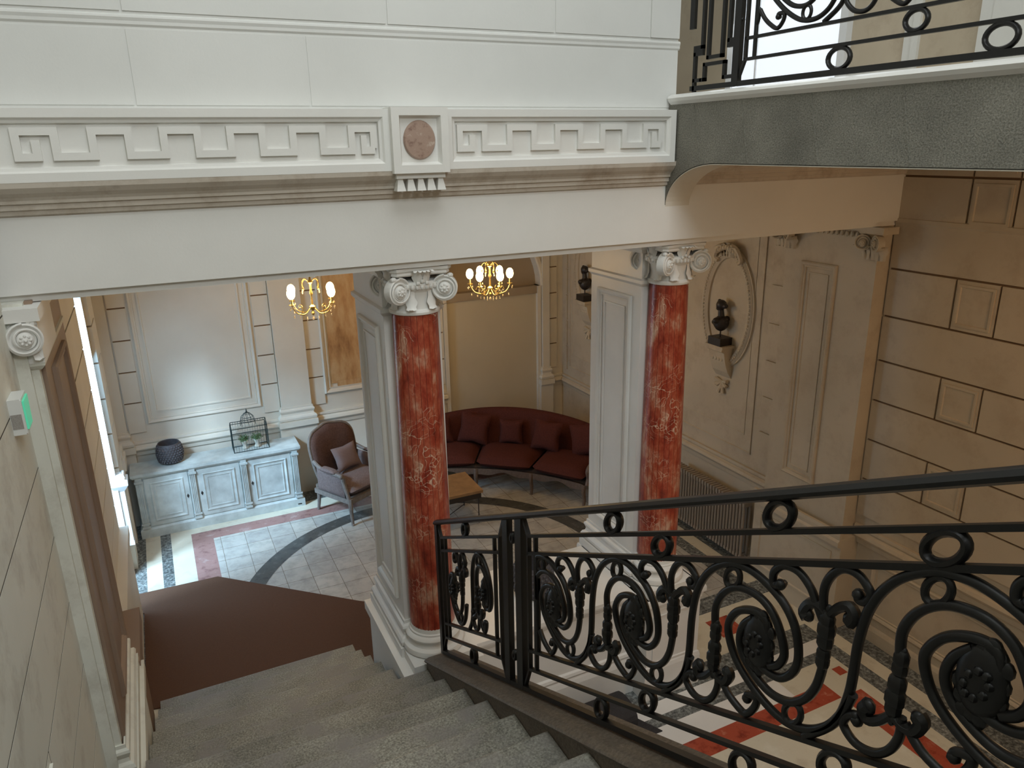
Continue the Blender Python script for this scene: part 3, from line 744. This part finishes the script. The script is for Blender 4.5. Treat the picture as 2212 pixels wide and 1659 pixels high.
        # leaf clusters on the stems
        for (lx,vt,vb,key,up) in ((-.198,.60,.40,'inner',-1),(.222,.70,.52,'stem',1)):
            if key not in keys: continue
            x=dx+sx*lx*scale
            if cl and not (cl[0]-.0<x<cl[1]+.0): continue
            bm=bmn(); L=vt-vb
            for (f,rr) in ((0,.016),(.08,.024),(.14,.017),(.22,.024),(.45,.028),(.65,.031),(.8,.026),(1,.012)):
                v=(vt-f*L) if up<0 else (vb+f*L); ball(bm,P(x,v),rr,8,(.75,.9,1.25))
            vt_=vb+.02 if up<0 else vt-.02
            for s in (-1,1):
                q=spline([(x,vt_-.0,0),(x+s*.030,vt_+.028*up,0),(x+s*.062,vt_+.034*up,0),(x+s*.078,vt_+.006*up,0),(x+s*.066,vt_-.012*up,0)],4)
                tube(bm,[P(p.x,p.y) for p in q],.012,7,r2=.020); ball(bm,P(x+s*.066,vt_-.004*up),.021,8,(.7,1,1))
            obj('leaf_cluster',bm,'iron',t,True)
        for (rx,rv) in ((-.140,.778),(.143,.338)):
            x=dx+sx*rx*scale
            if cl and not (cl[0]+.03<x<cl[1]-.03): continue
            if ('arch' if rv>.5 else 'foot') not in keys: continue
            bm=bmn(); tube(bm,[P(x+.030*math.cos(2*PI*k/20),rv+.036*math.sin(2*PI*k/20)) for k in range(20)],.010,8,True); obj('ring',bm,'iron',t,True)
    for (rx,rv,ra,rb_) in ringlist:
        bm=bmn(); tube(bm,[P(rx+ra*math.cos(2*PI*k/24),rv+rb_*math.sin(2*PI*k/24)) for k in range(24)],.0125,8,True,1.3); obj('ring',bm,'iron',t,True)
ALL=['arch','inner','stem','foot','scroll_a','scroll_b','scroll_c','scroll_d']
t=thing('stair_balustrade','black wrought iron balustrade with spiral scrolls sloping along the stairs','balustrade',(1.5,4.352,1.21))
place=lambda a,v,w:(w,-a,v+SL*a)
bm=None
balustrade(t,place,0,6.4,
  [(.285,(.145,.955),['stem','foot','scroll_a','scroll_b'],1,.62),(.80,(.145,.955),['arch','inner','scroll_c','scroll_d'],1,.62)]+
  [(1.655,(1.475,9),['inner','stem','foot','scroll_a','scroll_b','arch','scroll_d'],1)]+[(2.30+.64*k,None,ALL,1) for k in range(6)],
  [(.516,.992,.036,.040),(.578,.080,.036,.052),(2.127,.990,.046,.042),(2.961,.990,.046,.042),(2.439,.889,.044,.040),(3.44,.889,.046,.040),(2.072,.080,.040,.052),(2.908,.080,.044,.052),(2.397,.204,.040,.046),(3.24,.204,.042,.046),(3.80,.990,.046,.042),(4.64,.990,.046,.042),(1.20,.93,.014,.024),(1.20,.20,.014,.024)],
  [(.0,.045,'post'),(1.125,.062,'post'),(1.285,.070,'post')],1.0,[(0.0,1.10),(1.31,6.4)])
# gallery balustrade
t=thing('gallery_balustrade','black wrought iron balustrade along the edge of the upper landing at top right','balustrade',(3.44,3.88,5.03))
placeg=lambda a,v,w:(w,-a,v)
balustrade(t,placeg,0,7.4,[(.36+.82*k,None if k else (.145,9),ALL,1) for k in range(8)],
  [(.78,.080,.072,.052),(1.64,.080,.072,.052),(1.215,.204,.06,.046),(2.05,.204,.06,.046),(2.5,.08,.072,.052),(.9,.99,.06,.043),(1.9,.99,.06,.043)],
  [(.0,.055,'post')],1.18,[(0.0,7.4)])
def gb(name,pts,w=.022):
    bm=bmn()
    for (a,va),(b_,vb) in zip(pts,pts[1:]):
        a0,a1=min(a,b_)-w/2,max(a,b_)+w/2; v0,v1=min(va,vb)-w/2,max(va,vb)+w/2
        box(bm,-.011,.011,a0,a1,v0,v1)
    obj(name,bm,'iron',t)
gb('fret',[(.40,0),(.40,.22),(.33,.26),(.33,1.04)]); gb('fret',[(.27,1.04),(.27,.19),(.14,.19),(.14,1.04)]); gb('fret',[(.08,1.04),(.08,.27),(.03,.24)])
gb('fret',[(.40,.06),(.33,.06),(.33,.06),(.30,.06),(.30,.15),(.11,.15),(.11,.06),(.03,.06)]); gb('bottom_rail',[(.03,.012),(.42,.012)],.03); gb('handrail',[(.0,1.05),(.42,1.05)],.05)
gb('post',[(.44,.40),(.44,1.10)],.045)
# ============================================================ FURNITURE
# sideboard -------------------------------------------------
t=thing('sideboard','pale grey painted sideboard with three panelled doors against the back wall','sideboard',(.42,9.98,0))
bm=bmn(); box(bm,-1.0,1.0,-.22,.16,.08,.835); obj('body',bm,'sideboard_paint',t)
bm=bmn(); box(bm,-1.03,1.03,-.25,.17,0,.11); sweep(bm,rect(-1.03,1.03,-.25,.17),[(-.03,.135),(-.02,.13),(-.005,.115),(0,.11)]); obj('plinth',bm,'sideboard_paint',t)
bm=bmn(); box(bm,-1.04,1.04,-.265,.172,.85,.885); sweep(bm,rect(-1.04,1.04,-.265,.172),[(-.04,.82),(-.02,.825),(-.01,.845),(-.01,.85)]); obj('top',bm,'sideboard_paint',t)
for xp in (-.955,-.335,.295,.955):
    bm=bmn(); box(bm,xp-.036,xp+.036,-.252,-.2,.14,.83); box(bm,xp-.050,xp+.050,-.266,-.2,.765,.79); box(bm,xp-.050,xp+.050,-.266,-.2,.19,.212); box(bm,xp-.046,xp+.046,-.262,-.2,.136,.165)
    for q in range(4): box(bm,xp-.031+.0185*q-.005,xp-.031+.0185*q+.005,-.262,-.25,.22,.755)
    obj('fluted_post',bm,'sideboard_paint',t)
for i,(a,b_) in enumerate(((-.90,-.39),(-.28,.24),(.35,.90))):
    bm=bmn(); box(bm,a,b_,-.232,-.2,.15,.80)
    frame(bm,lambda u,v,w:(u,-.232-w,v),a+.06,b_-.06,.21,.74,[(0,0),(0,.008),(-.010,.012),(-.022,.004),(-.03,0)])
    frame(bm,lambda u,v,w:(u,-.232-w,v),a+.11,b_-.11,.26,.69,[(0,0),(0,.006),(-.012,.006),(-.016,.0)])
    d=obj('door',bm,'sideboard_paint',t)
    kx=b_-.03 if i==0 else a+.03
    bm=bmn(); prism(bm,[(kx-.016,.47),(kx,.438),(kx+.016,.47),(kx,.502)],-.236,-.231,lambda u,v,w:(u,w,v)); obj('keyhole',bm,'keyhole_black',d)
bm=bmn(); box(bm,.93,.98,-.253,-.249,.03,.045); obj('badge',bm,'keyhole_black',t)
# round planters ---------------------------------------------
def planter(label,loc,s=1,lid=False):
    t=thing('planter',label,'planter',loc)
    bm=bmn(); pr=[(0,0),(.10,0),(.125,.01),(.150,.06),(.158,.11),(.150,.17),(.135,.215),(.130,.225),(.122,.22),(.128,.18),(.14,.11),(.12,.03),(0,.02)]
    lathe(bm,[(a*s,b_*s*1.2) for a,b_ in pr],40); obj('bowl',bm,'planter_grey',t,True,50)
    bm=bmn()
    for j in range(8):
        for k in range(26):
            a=2*PI*(k+.5*(j%2))/26; z=.03+j*.0235; rr=.128+.03*math.sin(min(1,z/.115)*PI/2) if z<.115 else .158-.026*((z-.115)/.1)**1.4
            ball(bm,(rr*s*math.cos(a),rr*s*math.sin(a),z*s*1.2),.0135*s,5,(1,1,1))
    o=obj('relief',bm,'planter_grey',t,True); o['kind']='stuff'
    return t
planter('round grey planter with scale relief standing on the left end of the sideboard',(-.13,9.98,.885))
planter('round dark planter with scale relief standing on the white parapet behind the balustrade',(2.56,5.0,1.02),1.12)
# wire birdcage and plants -----------------------------------
t=thing('birdcage','dark wire birdcage with a domed top standing on the sideboard, plants inside','birdcage',(.86,9.98,.885),.0); t.scale=(1.12,1.12,1.22)
def wires(segs,r): 
    bm=bmn()
    for a,b_ in segs: tube(bm,[a,b_],r,5)
    return bm
w,d,h=.20,.10,.27
edges=[]
for z in (.004,h): edges+=[((-w,-d,z),(w,-d,z)),((w,-d,z),(w,d,z)),((w,d,z),(-w,d,z)),((-w,d,z),(-w,-d,z))]
for x in (-w,w):
    for y in (-d,d): edges.append(((x,y,0),(x,y,h)))
edges+=[((-w,-d,.22),(w,-d,.22)),((-w,-d,h),(-w,0,h+.055)),((-w,d,h),(-w,0,h+.055)),((w,-d,h),(w,0,h+.055)),((w,d,h),(w,0,h+.055)),((-w,0,h+.055),(w,0,h+.055))]
obj('frame',wires(edges,.0042),'wire_green',t)
seg=[]
for k in range(1,14): x=-w+2*w*k/14; seg+=[((x,-d,0),(x,-d,h)),((x,d,0),(x,d,h)),((x,-d,h),(x,0,h+.055)),((x,d,h),(x,0,h+.055))]
for k in range(1,7): y=-d+2*d*k/7; seg+=[((-w,y,0),(-w,y,h)),((w,y,0),(w,y,h))]
obj('mesh_wires',wires(seg,.0013),'wire_green',t)
bm=bmn()
for k in range(12):
    a=2*PI*k/12; pts=[(.085*math.cos(a),.085*math.sin(a),h-.0),(.085*math.cos(a),.085*math.sin(a),h+.05),(.07*math.cos(a),.07*math.sin(a),h+.10),(.035*math.cos(a),.035*math.sin(a),h+.135),(0,0,h+.145)]
    tube(bm,pts,.0022,5)
for rr,z in ((.085,h+.05),(.07,h+.10)): tube(bm,[(rr*math.cos(2*PI*k/20),rr*math.sin(2*PI*k/20),z) for k in range(20)],.002,5,True)
obj('dome',bm,'wire_green',t)
bm=bmn(); lathe(bm,[(0,h+.14),(.012,h+.145),(.012,h+.155),(.004,h+.16),(.008,h+.17),(0,h+.195)],10); obj('finial',bm,'wire_green',t,True)
for i,(dx,lab) in enumerate(((-.075,'green tuft plant in a pale pot inside the birdcage, the left one'),(.085,'green tuft plant in a pale pot inside the birdcage, the right one'))):
    p=thing('potted_plant',lab,'plant',(.86+dx,9.98,.892),0,'plants in the birdcage'); p.scale=(1.3,1.3,1.25)
    bm=bmn(); lathe(bm,[(0,0),(.028,0),(.03,.01),(.018,.03),(.02,.05),(.036,.085),(.034,.09),(0,.085)],16); obj('pot',bm,'plant_pot',p,True)
    bm=bmn()
    for k in range(170):
        a=random.uniform(0,2*PI); e=random.uniform(-.1,1); rr=random.uniform(.03,.06)
        q=Vector((rr*math.cos(a)*math.cos(e),rr*.9*math.sin(a)*math.cos(e),.10+rr*math.sin(e)))
        s=Vector((random.uniform(-1,1),random.uniform(-1,1),random.uniform(-1,1)))*.011; u=Vector((random.uniform(-1,1),random.uniform(-1,1),random.uniform(-1,1)))*.011
        bm.faces.new([bm.verts.new(q+s),bm.verts.new(q+u),bm.verts.new(q-s)])
    ball(bm,(0,0,.105),.03,8); obj('foliage',bm,'leaf_green',p)
# armchair -----------------------------------------------------
t=thing('armchair','dark velvet armchair with a carved grey wood frame between the sideboard and the middle column','armchair',(2.03,9.33,0),.50); t.scale=(1.12,1.12,1.08)
# local: faces -y, width x
def cab(x,y,s,back=False):
    bm=bmn(); q=spline([(x,y,.34),(x+.012*s,y-.015,.26),(x+.0*s,y-.002,.14),(x+.006*s,y-.02,.0)] if not back else [(x,y,.36),(x,y+.01,.2),(x,y+.045,.0)],5)
    tube(bm,q,.034,8,r2=.016); ball(bm,(q[-1].x,q[-1].y,.012),.021,8,(1,1,.6)); return obj('leg',bm,'chair_wood',t,True)
cab(-.32,-.31,-1); cab(.32,-.31,1); cab(-.27,.29,-1,True); cab(.27,.29,1,True)
bm=bmn(); box(bm,-.33,.33,-.32,.30,.27,.33)
obj('seat_frame',bm,'chair_wood',t)
bm=bmn(); cushion(bm,.60,.58,.20,12,.38,Matrix.Translation((0,-.03,.42))); obj('seat',bm,'chair_velvet',t,True,60)
outline=[(-.25,.35),(-.30,.50),(-.33,.70),(-.325,.90),(-.25,1.00),(-.12,1.035),(0,1.06),(.12,1.035),(.25,1.00),(.325,.90),(.33,.70),(.30,.50),(.25,.35)]
def bk(u,v,w): return (u,.24+w+.20*(v-.35)+.05*(-(u/.33)**2),v)
bm=bmn(); ol=spline([(a,b_,0) for a,b_ in outline],4)
c0=bm.verts.new(bk(0,.7,-.075)); c1=bm.verts.new(bk(0,.7,.045))
for f_,wf,cv in ((.6,-.07,c0),): pass
ringsF=[]
for f_,wf in ((1,0),(.97,-.03),(.85,-.055),(.5,-.07)): ringsF.append([bm.verts.new(bk(p.x*f_,.7+(p.y-.7)*f_,wf)) for p in ol])
ringsB=[ringsF[0]]
for f_,wf in ((.97,.03),(.6,.045)): ringsB.append([bm.verts.new(bk(p.x*f_,.7+(p.y-.7)*f_,wf)) for p in ol])
for rr in (ringsF,ringsB):
    for A,B in zip(rr,rr[1:]):
        for i in range(len(A)): bm.faces.new((A[i],A[(i+1)%len(A)],B[(i+1)%len(A)],B[i]))
for i in range(len(ol)): bm.faces.new((ringsF[-1][i],ringsF[-1][(i+1)%len(ol)],c0)); bm.faces.new((ringsB[-1][i],ringsB[-1][(i+1)%len(ol)],c1))
obj('backrest',bm,'chair_velvet_dark',t,True,60)
bm=bmn(); tube(bm,[bk(p.x*1.02,.7+(p.y-.7)*1.02,.015) for p in ol],.019,8); obj('back_frame',bm,'chair_wood',t,True)
for s in (-1,1):
    bm=bmn(); q=spline([(s*.33,.26,.70),(s*.355,.12,.655),(s*.365,-.06,.645),(s*.365,-.20,.64),(s*.345,-.245,.615),(s*.33,-.235,.55),(s*.325,-.27,.42),(s*.325,-.30,.33)],5)
    tube(bm,q,.024,8); ball(bm,(s*.362,-.235,.635),.032,8); a=obj('arm',bm,'chair_wood',t,True)
    bm=bmn(); cushion(bm,.09,.26,.06,8,.4,Matrix.Translation((s*.362,-.03,.668))); obj('arm_pad',bm,'chair_velvet',a,True)
    bm=bmn(); cushion(bm,.46,.30,.07,10,.4,Matrix.Translation((s*.325,.0,.49))@Matrix.Rotation(PI/2,4,'Z')@Matrix.Rotation(PI/2,4,'X')); obj('side_panel',bm,'chair_velvet',t,True)
bm=bmn(); cushion(bm,.40,.34,.13,12,.5,Matrix.Rotation(.46,4,'Z')@Matrix.Rotation(1.15,4,'X'),.12)
tag(obj('cushion',bm,'cushion_taupe',None,True,60,(2.0,9.40,.74)),'taupe cushion leaning against the armchair back','cushion')
# corner sofa ----------------------------------------------------
SC=(2.2,6.6); A0,A1=math.radians(26),math.radians(74)
t=thing('sofa','curved rust velvet sofa with a carved wooden base in the far right corner','sofa',(SC[0],SC[1],0))
def pol(r,a,z): return (r*math.cos(a),r*math.sin(a),z)
def arcgrid(bm,fn,na=24):
    rows=[]
    for i in range(na+1):
        a=A0+(A1-A0)*i/na; rows.append([bm.verts.new(pol(r,a,z)) for r,z in fn(i/na)])
    m_=len(rows[0])
    for i in range(na):
        for j in range(m_): bm.faces.new((rows[i][j],rows[i+1][j],rows[i+1][(j+1)%m_],rows[i][(j+1)%m_]))
    bm.faces.new(rows[0]); bm.faces.new(rows[-1][::-1])
def backf(s):
    top=.72+.26*math.sin(PI*min(1,max(0,s)))**.7
    return [(3.55,.36),(3.60,.60),(3.66,top-.05),(3.70,top-.01),(3.75,top),(3.80,top-.02),(3.82,top-.08),(3.80,.35)]
bm=bmn(); arcgrid(bm,backf); obj('backrest',bm,'sofa_velvet',t,True,60)
bm=bmn()
for seg_ in range(3):
    n=12
    for i in range(n):
        ta=seg_/3+i/n/3; tb=seg_/3+(i+1)/n/3
        def zb(u): u=(u*3)%1; return .19+.055*(abs(math.cos(PI*2*(u-.5)))**.6)*(1 if .12<u<.88 else 0) - .0
        for (s0,s1) in ((ta,tb),):
            a=A0+(A1-A0)*s0; c_=A0+(A1-A0)*s1
            z0=.22+.05*math.sin(PI*(i/n))+.02*math.cos(4*PI*i/n); z1=.22+.05*math.sin(PI*((i+1)/n))+.02*math.cos(4*PI*(i+1)/n)
            vs=[bm.verts.new(pol(r,aa,z)) for aa,zz_ in ((a,z0),(c_,z1)) for r in (2.90,2.94) for z in (zz_,.33)]
            for f in ((0,1,5,4),(2,6,7,3),(0,4,6,2),(1,3,7,5)): bm.faces.new([vs[i_] for i_ in f])
arcgrid(bm,lambda s:[(2.92,.29),(3.72,.29),(3.72,.33),(2.92,.33)]); obj('seat_frame',bm,'sofa_wood',t)
for k in range(4):
    for r,ex in ((2.92,0),(3.70,1)):
        a=A0+(A1-A0)*k/3; bm=bmn(); q=spline([pol(r,a,.32),pol(r-.02,a,.22),pol(r+.01,a,.1),pol(r-.015,a,.0)],4); tube(bm,q,.036,8,r2=.018); obj('leg',bm,'sofa_wood',t,True)
for k in range(3):
    am=A0+(A1-A0)*(k+.5)/3; bm=bmn(); wd=(A1-A0)/3
    n=12
    for sgn in (1,-1):
        g=[[None]*(n+1) for _ in range(n+1)]
        for i in range(n+1):
            for j in range(n+1):
                u=-1+2*i/n; v=-1+2*j/n; tt=max(0,1-abs(u)**4)*max(0,1-abs(v)**4)
                g[i][j]=bm.verts.new(pol(3.24+v*.36+(.03*(1-u*u) if v<0 else 0)*-1,am+u*wd*.485,.42+sgn*.085*tt**.4+ (.02*tt if sgn>0 else 0)))
        for i in range(n):
            for j in range(n): bm.faces.new((g[i][j],g[i+1][j],g[i+1][j+1],g[i][j+1]))
    bmesh.ops.remove_doubles(bm,verts=bm.verts[:],dist=1e-5); obj('seat_cushion',bm,'sofa_velvet',t,True,60)
for s,a in ((-1,A0),(1,A1)):
    bm=bmn(); aa=a+s*.015
    q=spline([pol(3.76,aa,.86),pol(3.5,aa,.72),pol(3.2,aa,.62),pol(3.0,aa,.58),pol(2.94,aa,.52),pol(2.96,aa,.42),pol(2.93,aa,.32)],5); tube(bm,q,.034,8); obj('arm',bm,'sofa_wood',t,True)
    bm=bmn(); pts=[(3.74,.34),(3.74,.82),(3.5,.69),(3.2,.59),(3.0,.55),(2.98,.34)]
    prism(bm,pts,aa-.018,aa+.018,lambda u,v,w:pol(u,w,v)); obj('arm_panel',bm,'sofa_velvet',t)
for i,(deg,rr,wd,tilt,rot,lab) in enumerate(((68.5,3.46,.42,.30,.1,'rust cushion nearest the middle column'),(59.5,3.47,.45,.32,-.15,'rust cushion second from the middle column'),(50.5,3.5,.36,.28,.02,'rust cushion in the middle of the sofa back, the smallest'),(41,3.40,.43,.36,-.06,'lighter rust cushion standing square on the seat, second from the right arm'),(31.5,3.47,.46,.35,.3,'dark rust cushion beside the right arm of the sofa'))):
    a=math.radians(deg); bm=bmn()
    M_=Matrix.Rotation(a-PI/2,4,'Z')@Matrix.Rotation(PI/2-tilt,4,'X')@Matrix.Rotation(rot,4,'Z')
    cushion(bm,wd,wd,.15,12,.5,M_,.10)
    tag(obj('cushion',bm,'sofa_velvet',None,True,60,(SC[0]+rr*math.cos(a),SC[1]+rr*math.sin(a),.52+wd*.46)),lab,'cushion','cushions on the corner sofa')
# coffee table -----------------------------------------------------
t=thing('coffee_table','low wooden coffee table on thin dark metal legs in front of the sofa','coffee table',(3.02,8.42,0),-.02)
bm=bmn(); box(bm,-.42,.42,-.32,.32,.44,.475); obj('table_top',bm,'table_wood',t)
bm=bmn(); box(bm,-.40,.40,-.30,.30,.36,.44); obj('apron',bm,'table_metal',t)
for x in (-.37,.37):
    for y in (-.27,.27):
        bm=bmn(); tube(bm,[(x,y,.36),(x,y,0)],.008,6); obj('leg',bm,'table_metal',t)
    bm=bmn(); tube(bm,[(x,-.27,.02),(0,0,.02),(x,.27,.02)],.006,6); obj('stretcher',bm,'table_metal',t)
# radiator -----------------------------------------------------
t=thing('radiator','long grey ribbed radiator on the right wall behind the right column','radiator',(5.66,6.35,0))
bm=bmn()
for k in range(26):
    y=-.62+.05*k; 
    for xx in (-.045,.045): tube(bm,[(xx,y,.14),(xx,y,.80)],.017,8)
    box(bm,-.06,.06,y-.016,y+.016,.77,.82); box(bm,-.06,.06,y-.016,y+.016,.12,.16)
obj('ribs',bm,'radiator_paint',t)
for y in (-.60,.61):
    bm=bmn(); box(bm,-.04,.04,y-.015,y+.015,0,.13); obj('foot',bm,'radiator_paint',t)
bm=bmn(); tube(bm,[(0,-.64,.15),(0,-.72,.15),(0,-.72,.0)],.012,8); ball(bm,(0,-.72,.16),.03,8); obj('valve',bm,'radiator_paint',t,True)
# oval niches and busts -----------------------------------------------------
def niche(Y,lab,lab2):
    t=thing('oval_frame',lab,'wall frame',(XR,Y,2.95))
    a_,b_=.37,.62; OC=-.05
    bm=bmn(); n=64
    def el(f,k): return (f*0+ (a_+f)*math.cos(k),(b_+f)*math.sin(k))
    prof=[(-.055,.0),(-.05,.022),(-.03,.03),(-.015,.04),(.01,.045),(.03,.036),(.045,.02),(.06,.024),(.066,0)]
    rows=[]
    for k in range(n):
        q=2*PI*k/n; rows.append([bm.verts.new((-w,el(f,q)[0],el(f,q)[1]+OC)) for f,w in prof])
    for k in range(n):
        A=rows[k];B=rows[(k+1)%n]
        for j in range(len(prof)-1): bm.faces.new((A[j],B[j],B[j+1],A[j+1]))
    obj('moulding',bm,'lobby_paint',t,True)
    bm=bmn()
    for k in range(90):
        q=2*PI*k/90; u,v=el(.005,q); ball(bm,(-.044,u,v+OC),.017,6,(.7,1,1))
    o=obj('bead_band',bm,'lobby_paint',t,True)
    bm=bmn()
    for k in range(7): 
        q=(k-3)*.4; leaf(bm,(-.04,.035*(k-3),b_+OC-.04),(-1,q*1.2,0),.17-.02*abs(k-3),.09,.06)
    for k in range(9): ball(bm,(-.075,.04*(k-4),b_+OC+.03+.04*math.cos((k-4)*.5)),.030,7)
    for s in (-1,1):
        tube(bm,spline([(-.06,s*.05,b_+OC+.09),(-.075,s*.15,b_+OC+.06),(-.06,s*.21,b_+OC-.05),(-.05,s*.16,b_+OC-.09)],4),.026,6)
    obj('crest',bm,'lobby_paint',t,True)
    bm=bmn()
    prism(bm,[(.0,-.48),(-.17,-.48),(-.17,-.52),(-.13,-.54),(-.12,-.60),(-.10,-.68),(-.06,-.78),(0,-.86)],-.13,.13,lambda u,v,w:(u,w,v)); box(bm,-.18,0,-.15,.15,-.49,-.46)
    for k in range(4): ball(bm,(-.115,-.075+.05*k,-.62),.02,6,(.5,1,1.4))
    obj('bracket',bm,'lobby_paint',t)
    bm=bmn()
    for k in range(9):
        a=PI+PI*k/8; tube(bm,[(-.012,0,-.92),(-.03,.10*math.cos(a),-.90+.17*math.sin(a)*(1 if k%2 else .6))],.012,6,r2=.024)
    obj('pendant',bm,'lobby_paint',t,True)
    t2=thing('bust',lab2,'sculpture',(XR-.09,Y,2.49)); t2.scale=(1.22,1.22,1.18)
    bm=bmn(); box(bm,-.07,.07,-.085,.085,0,.075); obj('base',bm,'bust_bronze',t2)
    bm=bmn(); tube(bm,[(0,0,.07),(0,0,.15)],.007,8); obj('rod',bm,'bust_bronze',t2)
    # classical female bust with hair knot, turned along the wall toward the hall (+y)
    bm=bmn()
    ball(bm,(0,0,.212),.072,16,(1.0,1.0,1.0)); ball(bm,(0,.036,.212),.052,12,(1.1,1,.95)); ball(bm,(0,.0,.18),.060,14,(.95,.95,.8)); ball(bm,(.0,-.002,.165),.045,12,(.9,.85,.8))
    for q in (-1,1): ball(bm,(q*.062,-.004,.243),.040,12,(.9,.8,.75)); ball(bm,(q*.030,.060,.212),.024,10)
    ball(bm,(0,-.045,.235),.040,12,(1.1,.7,.9))
    tube(bm,[(0,-.004,.235),(0,.004,.28),(0,.012,.335)],.034,12,r2=.027)
    hd=Vector((0,.020,.372)); ball(bm,hd,.046,18,(.82,1.0,1.12)); ball(bm,hd+Vector((0,.030,-.026)),.024,12,(.9,.8,.9))
    ball(bm,hd+Vector((0,.049,-.004)),.009,8,(.7,1,1.6)); ball(bm,hd+Vector((0,.043,-.022)),.010,8,(1.3,.8,.6))
    ball(bm,hd+Vector((0,-.010,.016)),.050,16,(.95,1,.95)); ball(bm,hd+Vector((0,-.066,.010)),.024,12); ball(bm,hd+Vector((0,-.046,.006)),.026,10)
    ball(bm,hd+Vector((0,.018,.052)),.016,10,(1.2,1,.9))
    for q in (-1,1): ball(bm,hd+Vector((q*.038,.0,-.006)),.010,8,(.6,1,1.3))
    o=obj('figure',bm,'bust_bronze',t2,True,180)
    md_=o.modifiers.new('r','REMESH'); md_.mode='VOXEL'; md_.voxel_size=.0045; md_.use_smooth_shade=True
niche(6.45,'carved oval wall frame with a bracket, on the right wall beside the right column','dark bronze bust on the bracket in the nearer oval frame')
niche(9.42,'carved oval wall frame farther back, above the end of the sofa','dark bronze bust on the bracket in the farther oval frame')
# chandeliers -----------------------------------------------------
def chandelier(label,loc,rz,angs):
    t=thing('chandelier',label,'chandelier',loc,rz,None)
    bm=bmn(); tube(bm,[(0,0,.30),(0,0,4.5-loc[2])],.006,6); lathe(bm,[(0,4.5-loc[2]),(.05,4.5-loc[2]),(.04,4.47-loc[2]),(0,4.45-loc[2])],16); obj('chain',bm,'brass',t)
    bm=bmn(); lathe(bm,[(0,-.16),(.012,-.155),(.02,-.13),(.008,-.11),(.03,-.085),(.035,-.06),(.012,-.04),(.008,.05),(.02,.08),(.01,.11),(.012,.18),(.03,.20),(.012,.23),(.006,.30),(0,.30)],14); obj('stem',bm,'brass',t,True)
    for a in angs:
        a=math.radians(a); k=int(a*10); ca,sa=math.cos(a),math.sin(a)
        bm=bmn(); q=spline([(.02*ca,.02*sa,-.07),(.09*ca,.09*sa,-.13),(.18*ca,.18*sa,-.11),(.225*ca,.225*sa,-.05),(.235*ca,.235*sa,-.02)],5); tube(bm,q,.006,6)
        q=spline([(.13*ca,.13*sa,-.12),(.12*ca,.12*sa,-.07),(.15*ca,.15*sa,-.05),(.165*ca,.165*sa,-.08)],4); tube(bm,q,.004,5)
        am=obj('arm',bm,'brass',t,True)
        bm=bmn(); b2=[(0,-.02),(.030,-.015),(.034,-.008),(.01,-.004),(.009,.05),(0,.05)]; lathe(bm,b2,12,.235*ca,.235*sa); obj('candle_cup',bm,'brass',am,True)
        bm=bmn(); ball(bm,(.235*ca,.235*sa,.108),.044,14,(1,1,1.4)); obj('bulb',bm,'bulb_glow',am,True)
        bm=bmn()
        for j in range(3): ball(bm,(.235*ca+.028*math.cos(j*2.1),.235*sa+.028*math.sin(j*2.1),-.045-.012*(j%2)),.008,6,(1,1,1.6))
        [ball(bm,(rr_*ca,rr_*sa,zz_),.008,6,(1,1,1.8)) for rr_,zz_ in ((.15,-.155),(.07,-.19),(.22,-.14),(.10,.10),(.26,-.06))]; obj('crystal',bm,'crystal',am,True)
        bm=bmn(); q=spline([(.012*ca,.012*sa,.20),(.06*ca,.06*sa,.235),(.095*ca,.095*sa,.20),(.09*ca,.09*sa,.15)],4); tube(bm,q,.004,5); ball(bm,(.09*ca,.09*sa,.135),.011,6,(1,1,1.4)); obj('branch',bm,'brass',t,True)
    bm=bmn(); ball(bm,(0,0,-.19),.014,8,(1,1,1.5)); obj('drop',bm,'crystal',t,True)
    l=bpy.data.lights.new('chandelier_light','POINT'); l.energy=CH; l.color=(1,.62,.28); l.shadow_soft_size=.16
    lo=bpy.data.objects.new('chandelier_light',l); COL.objects.link(lo); lo.location=(loc[0],loc[1],loc[2]+.06)
    return t
CH=26
chandelier('brass crystal chandelier left of the middle column',(1.49,8.0,3.17),math.radians(-10.5),(30,-30,150,210))
chandelier('brass crystal chandelier right of the middle column',(3.57,8.0,3.17),math.radians(-24),(0,60,120,180,240,300))
# emergency light -----------------------------------------------------
t=thing('emergency_light','small white emergency light with a green lens on the left wall','emergency light',(XL+.012,3.98,3.44))
bm=bmn(); prism(bm,[(-.09,.03),(.07,.03),(.07,.20),(-.09,.20)],0,.065,lambda u,v,w:(w,u,v)); bmesh.ops.bevel(bm,geom=bm.edges[:],offset=.006,segments=2); obj('housing',bm,'plastic_white',t)
bm=bmn(); prism(bm,[(-.075,.05),(.045,.05),(.058,.185),(-.075,.185)],.065,.073,lambda u,v,w:(w,u,v)); obj('lens',bm,'exit_glow',t)
bm=bmn(); box(bm,.012,.055,-.0915,-.090,.06,.13); obj('sticker',bm,'sticker',t)
# dark domed chest -----------------------------------------------------
t=thing('chest','dark chest with a rounded lid on the marble floor beside the parapet','chest',(2.98,4.36,0),.0)
pr=[(-.20,0),(.14,0),(.14,.12)]+[( -.03+.17*math.cos(PI*k/8),.12+.10*math.sin(PI*k/8)) for k in range(1,8)]+[(-.20,.12)]
bm=bmn(); prism(bm,pr,-.42,.12,lambda u,v,w:(w,u,v)); obj('body',bm,'dark_cloth',t)
bm=bmn(); prism(bm,[(-.50,-.26),(.30,-.30),(.16,-.02),(.13,.10),(-.5,.10)],0,.012); obj('mat',bm,'dark_cloth',t)
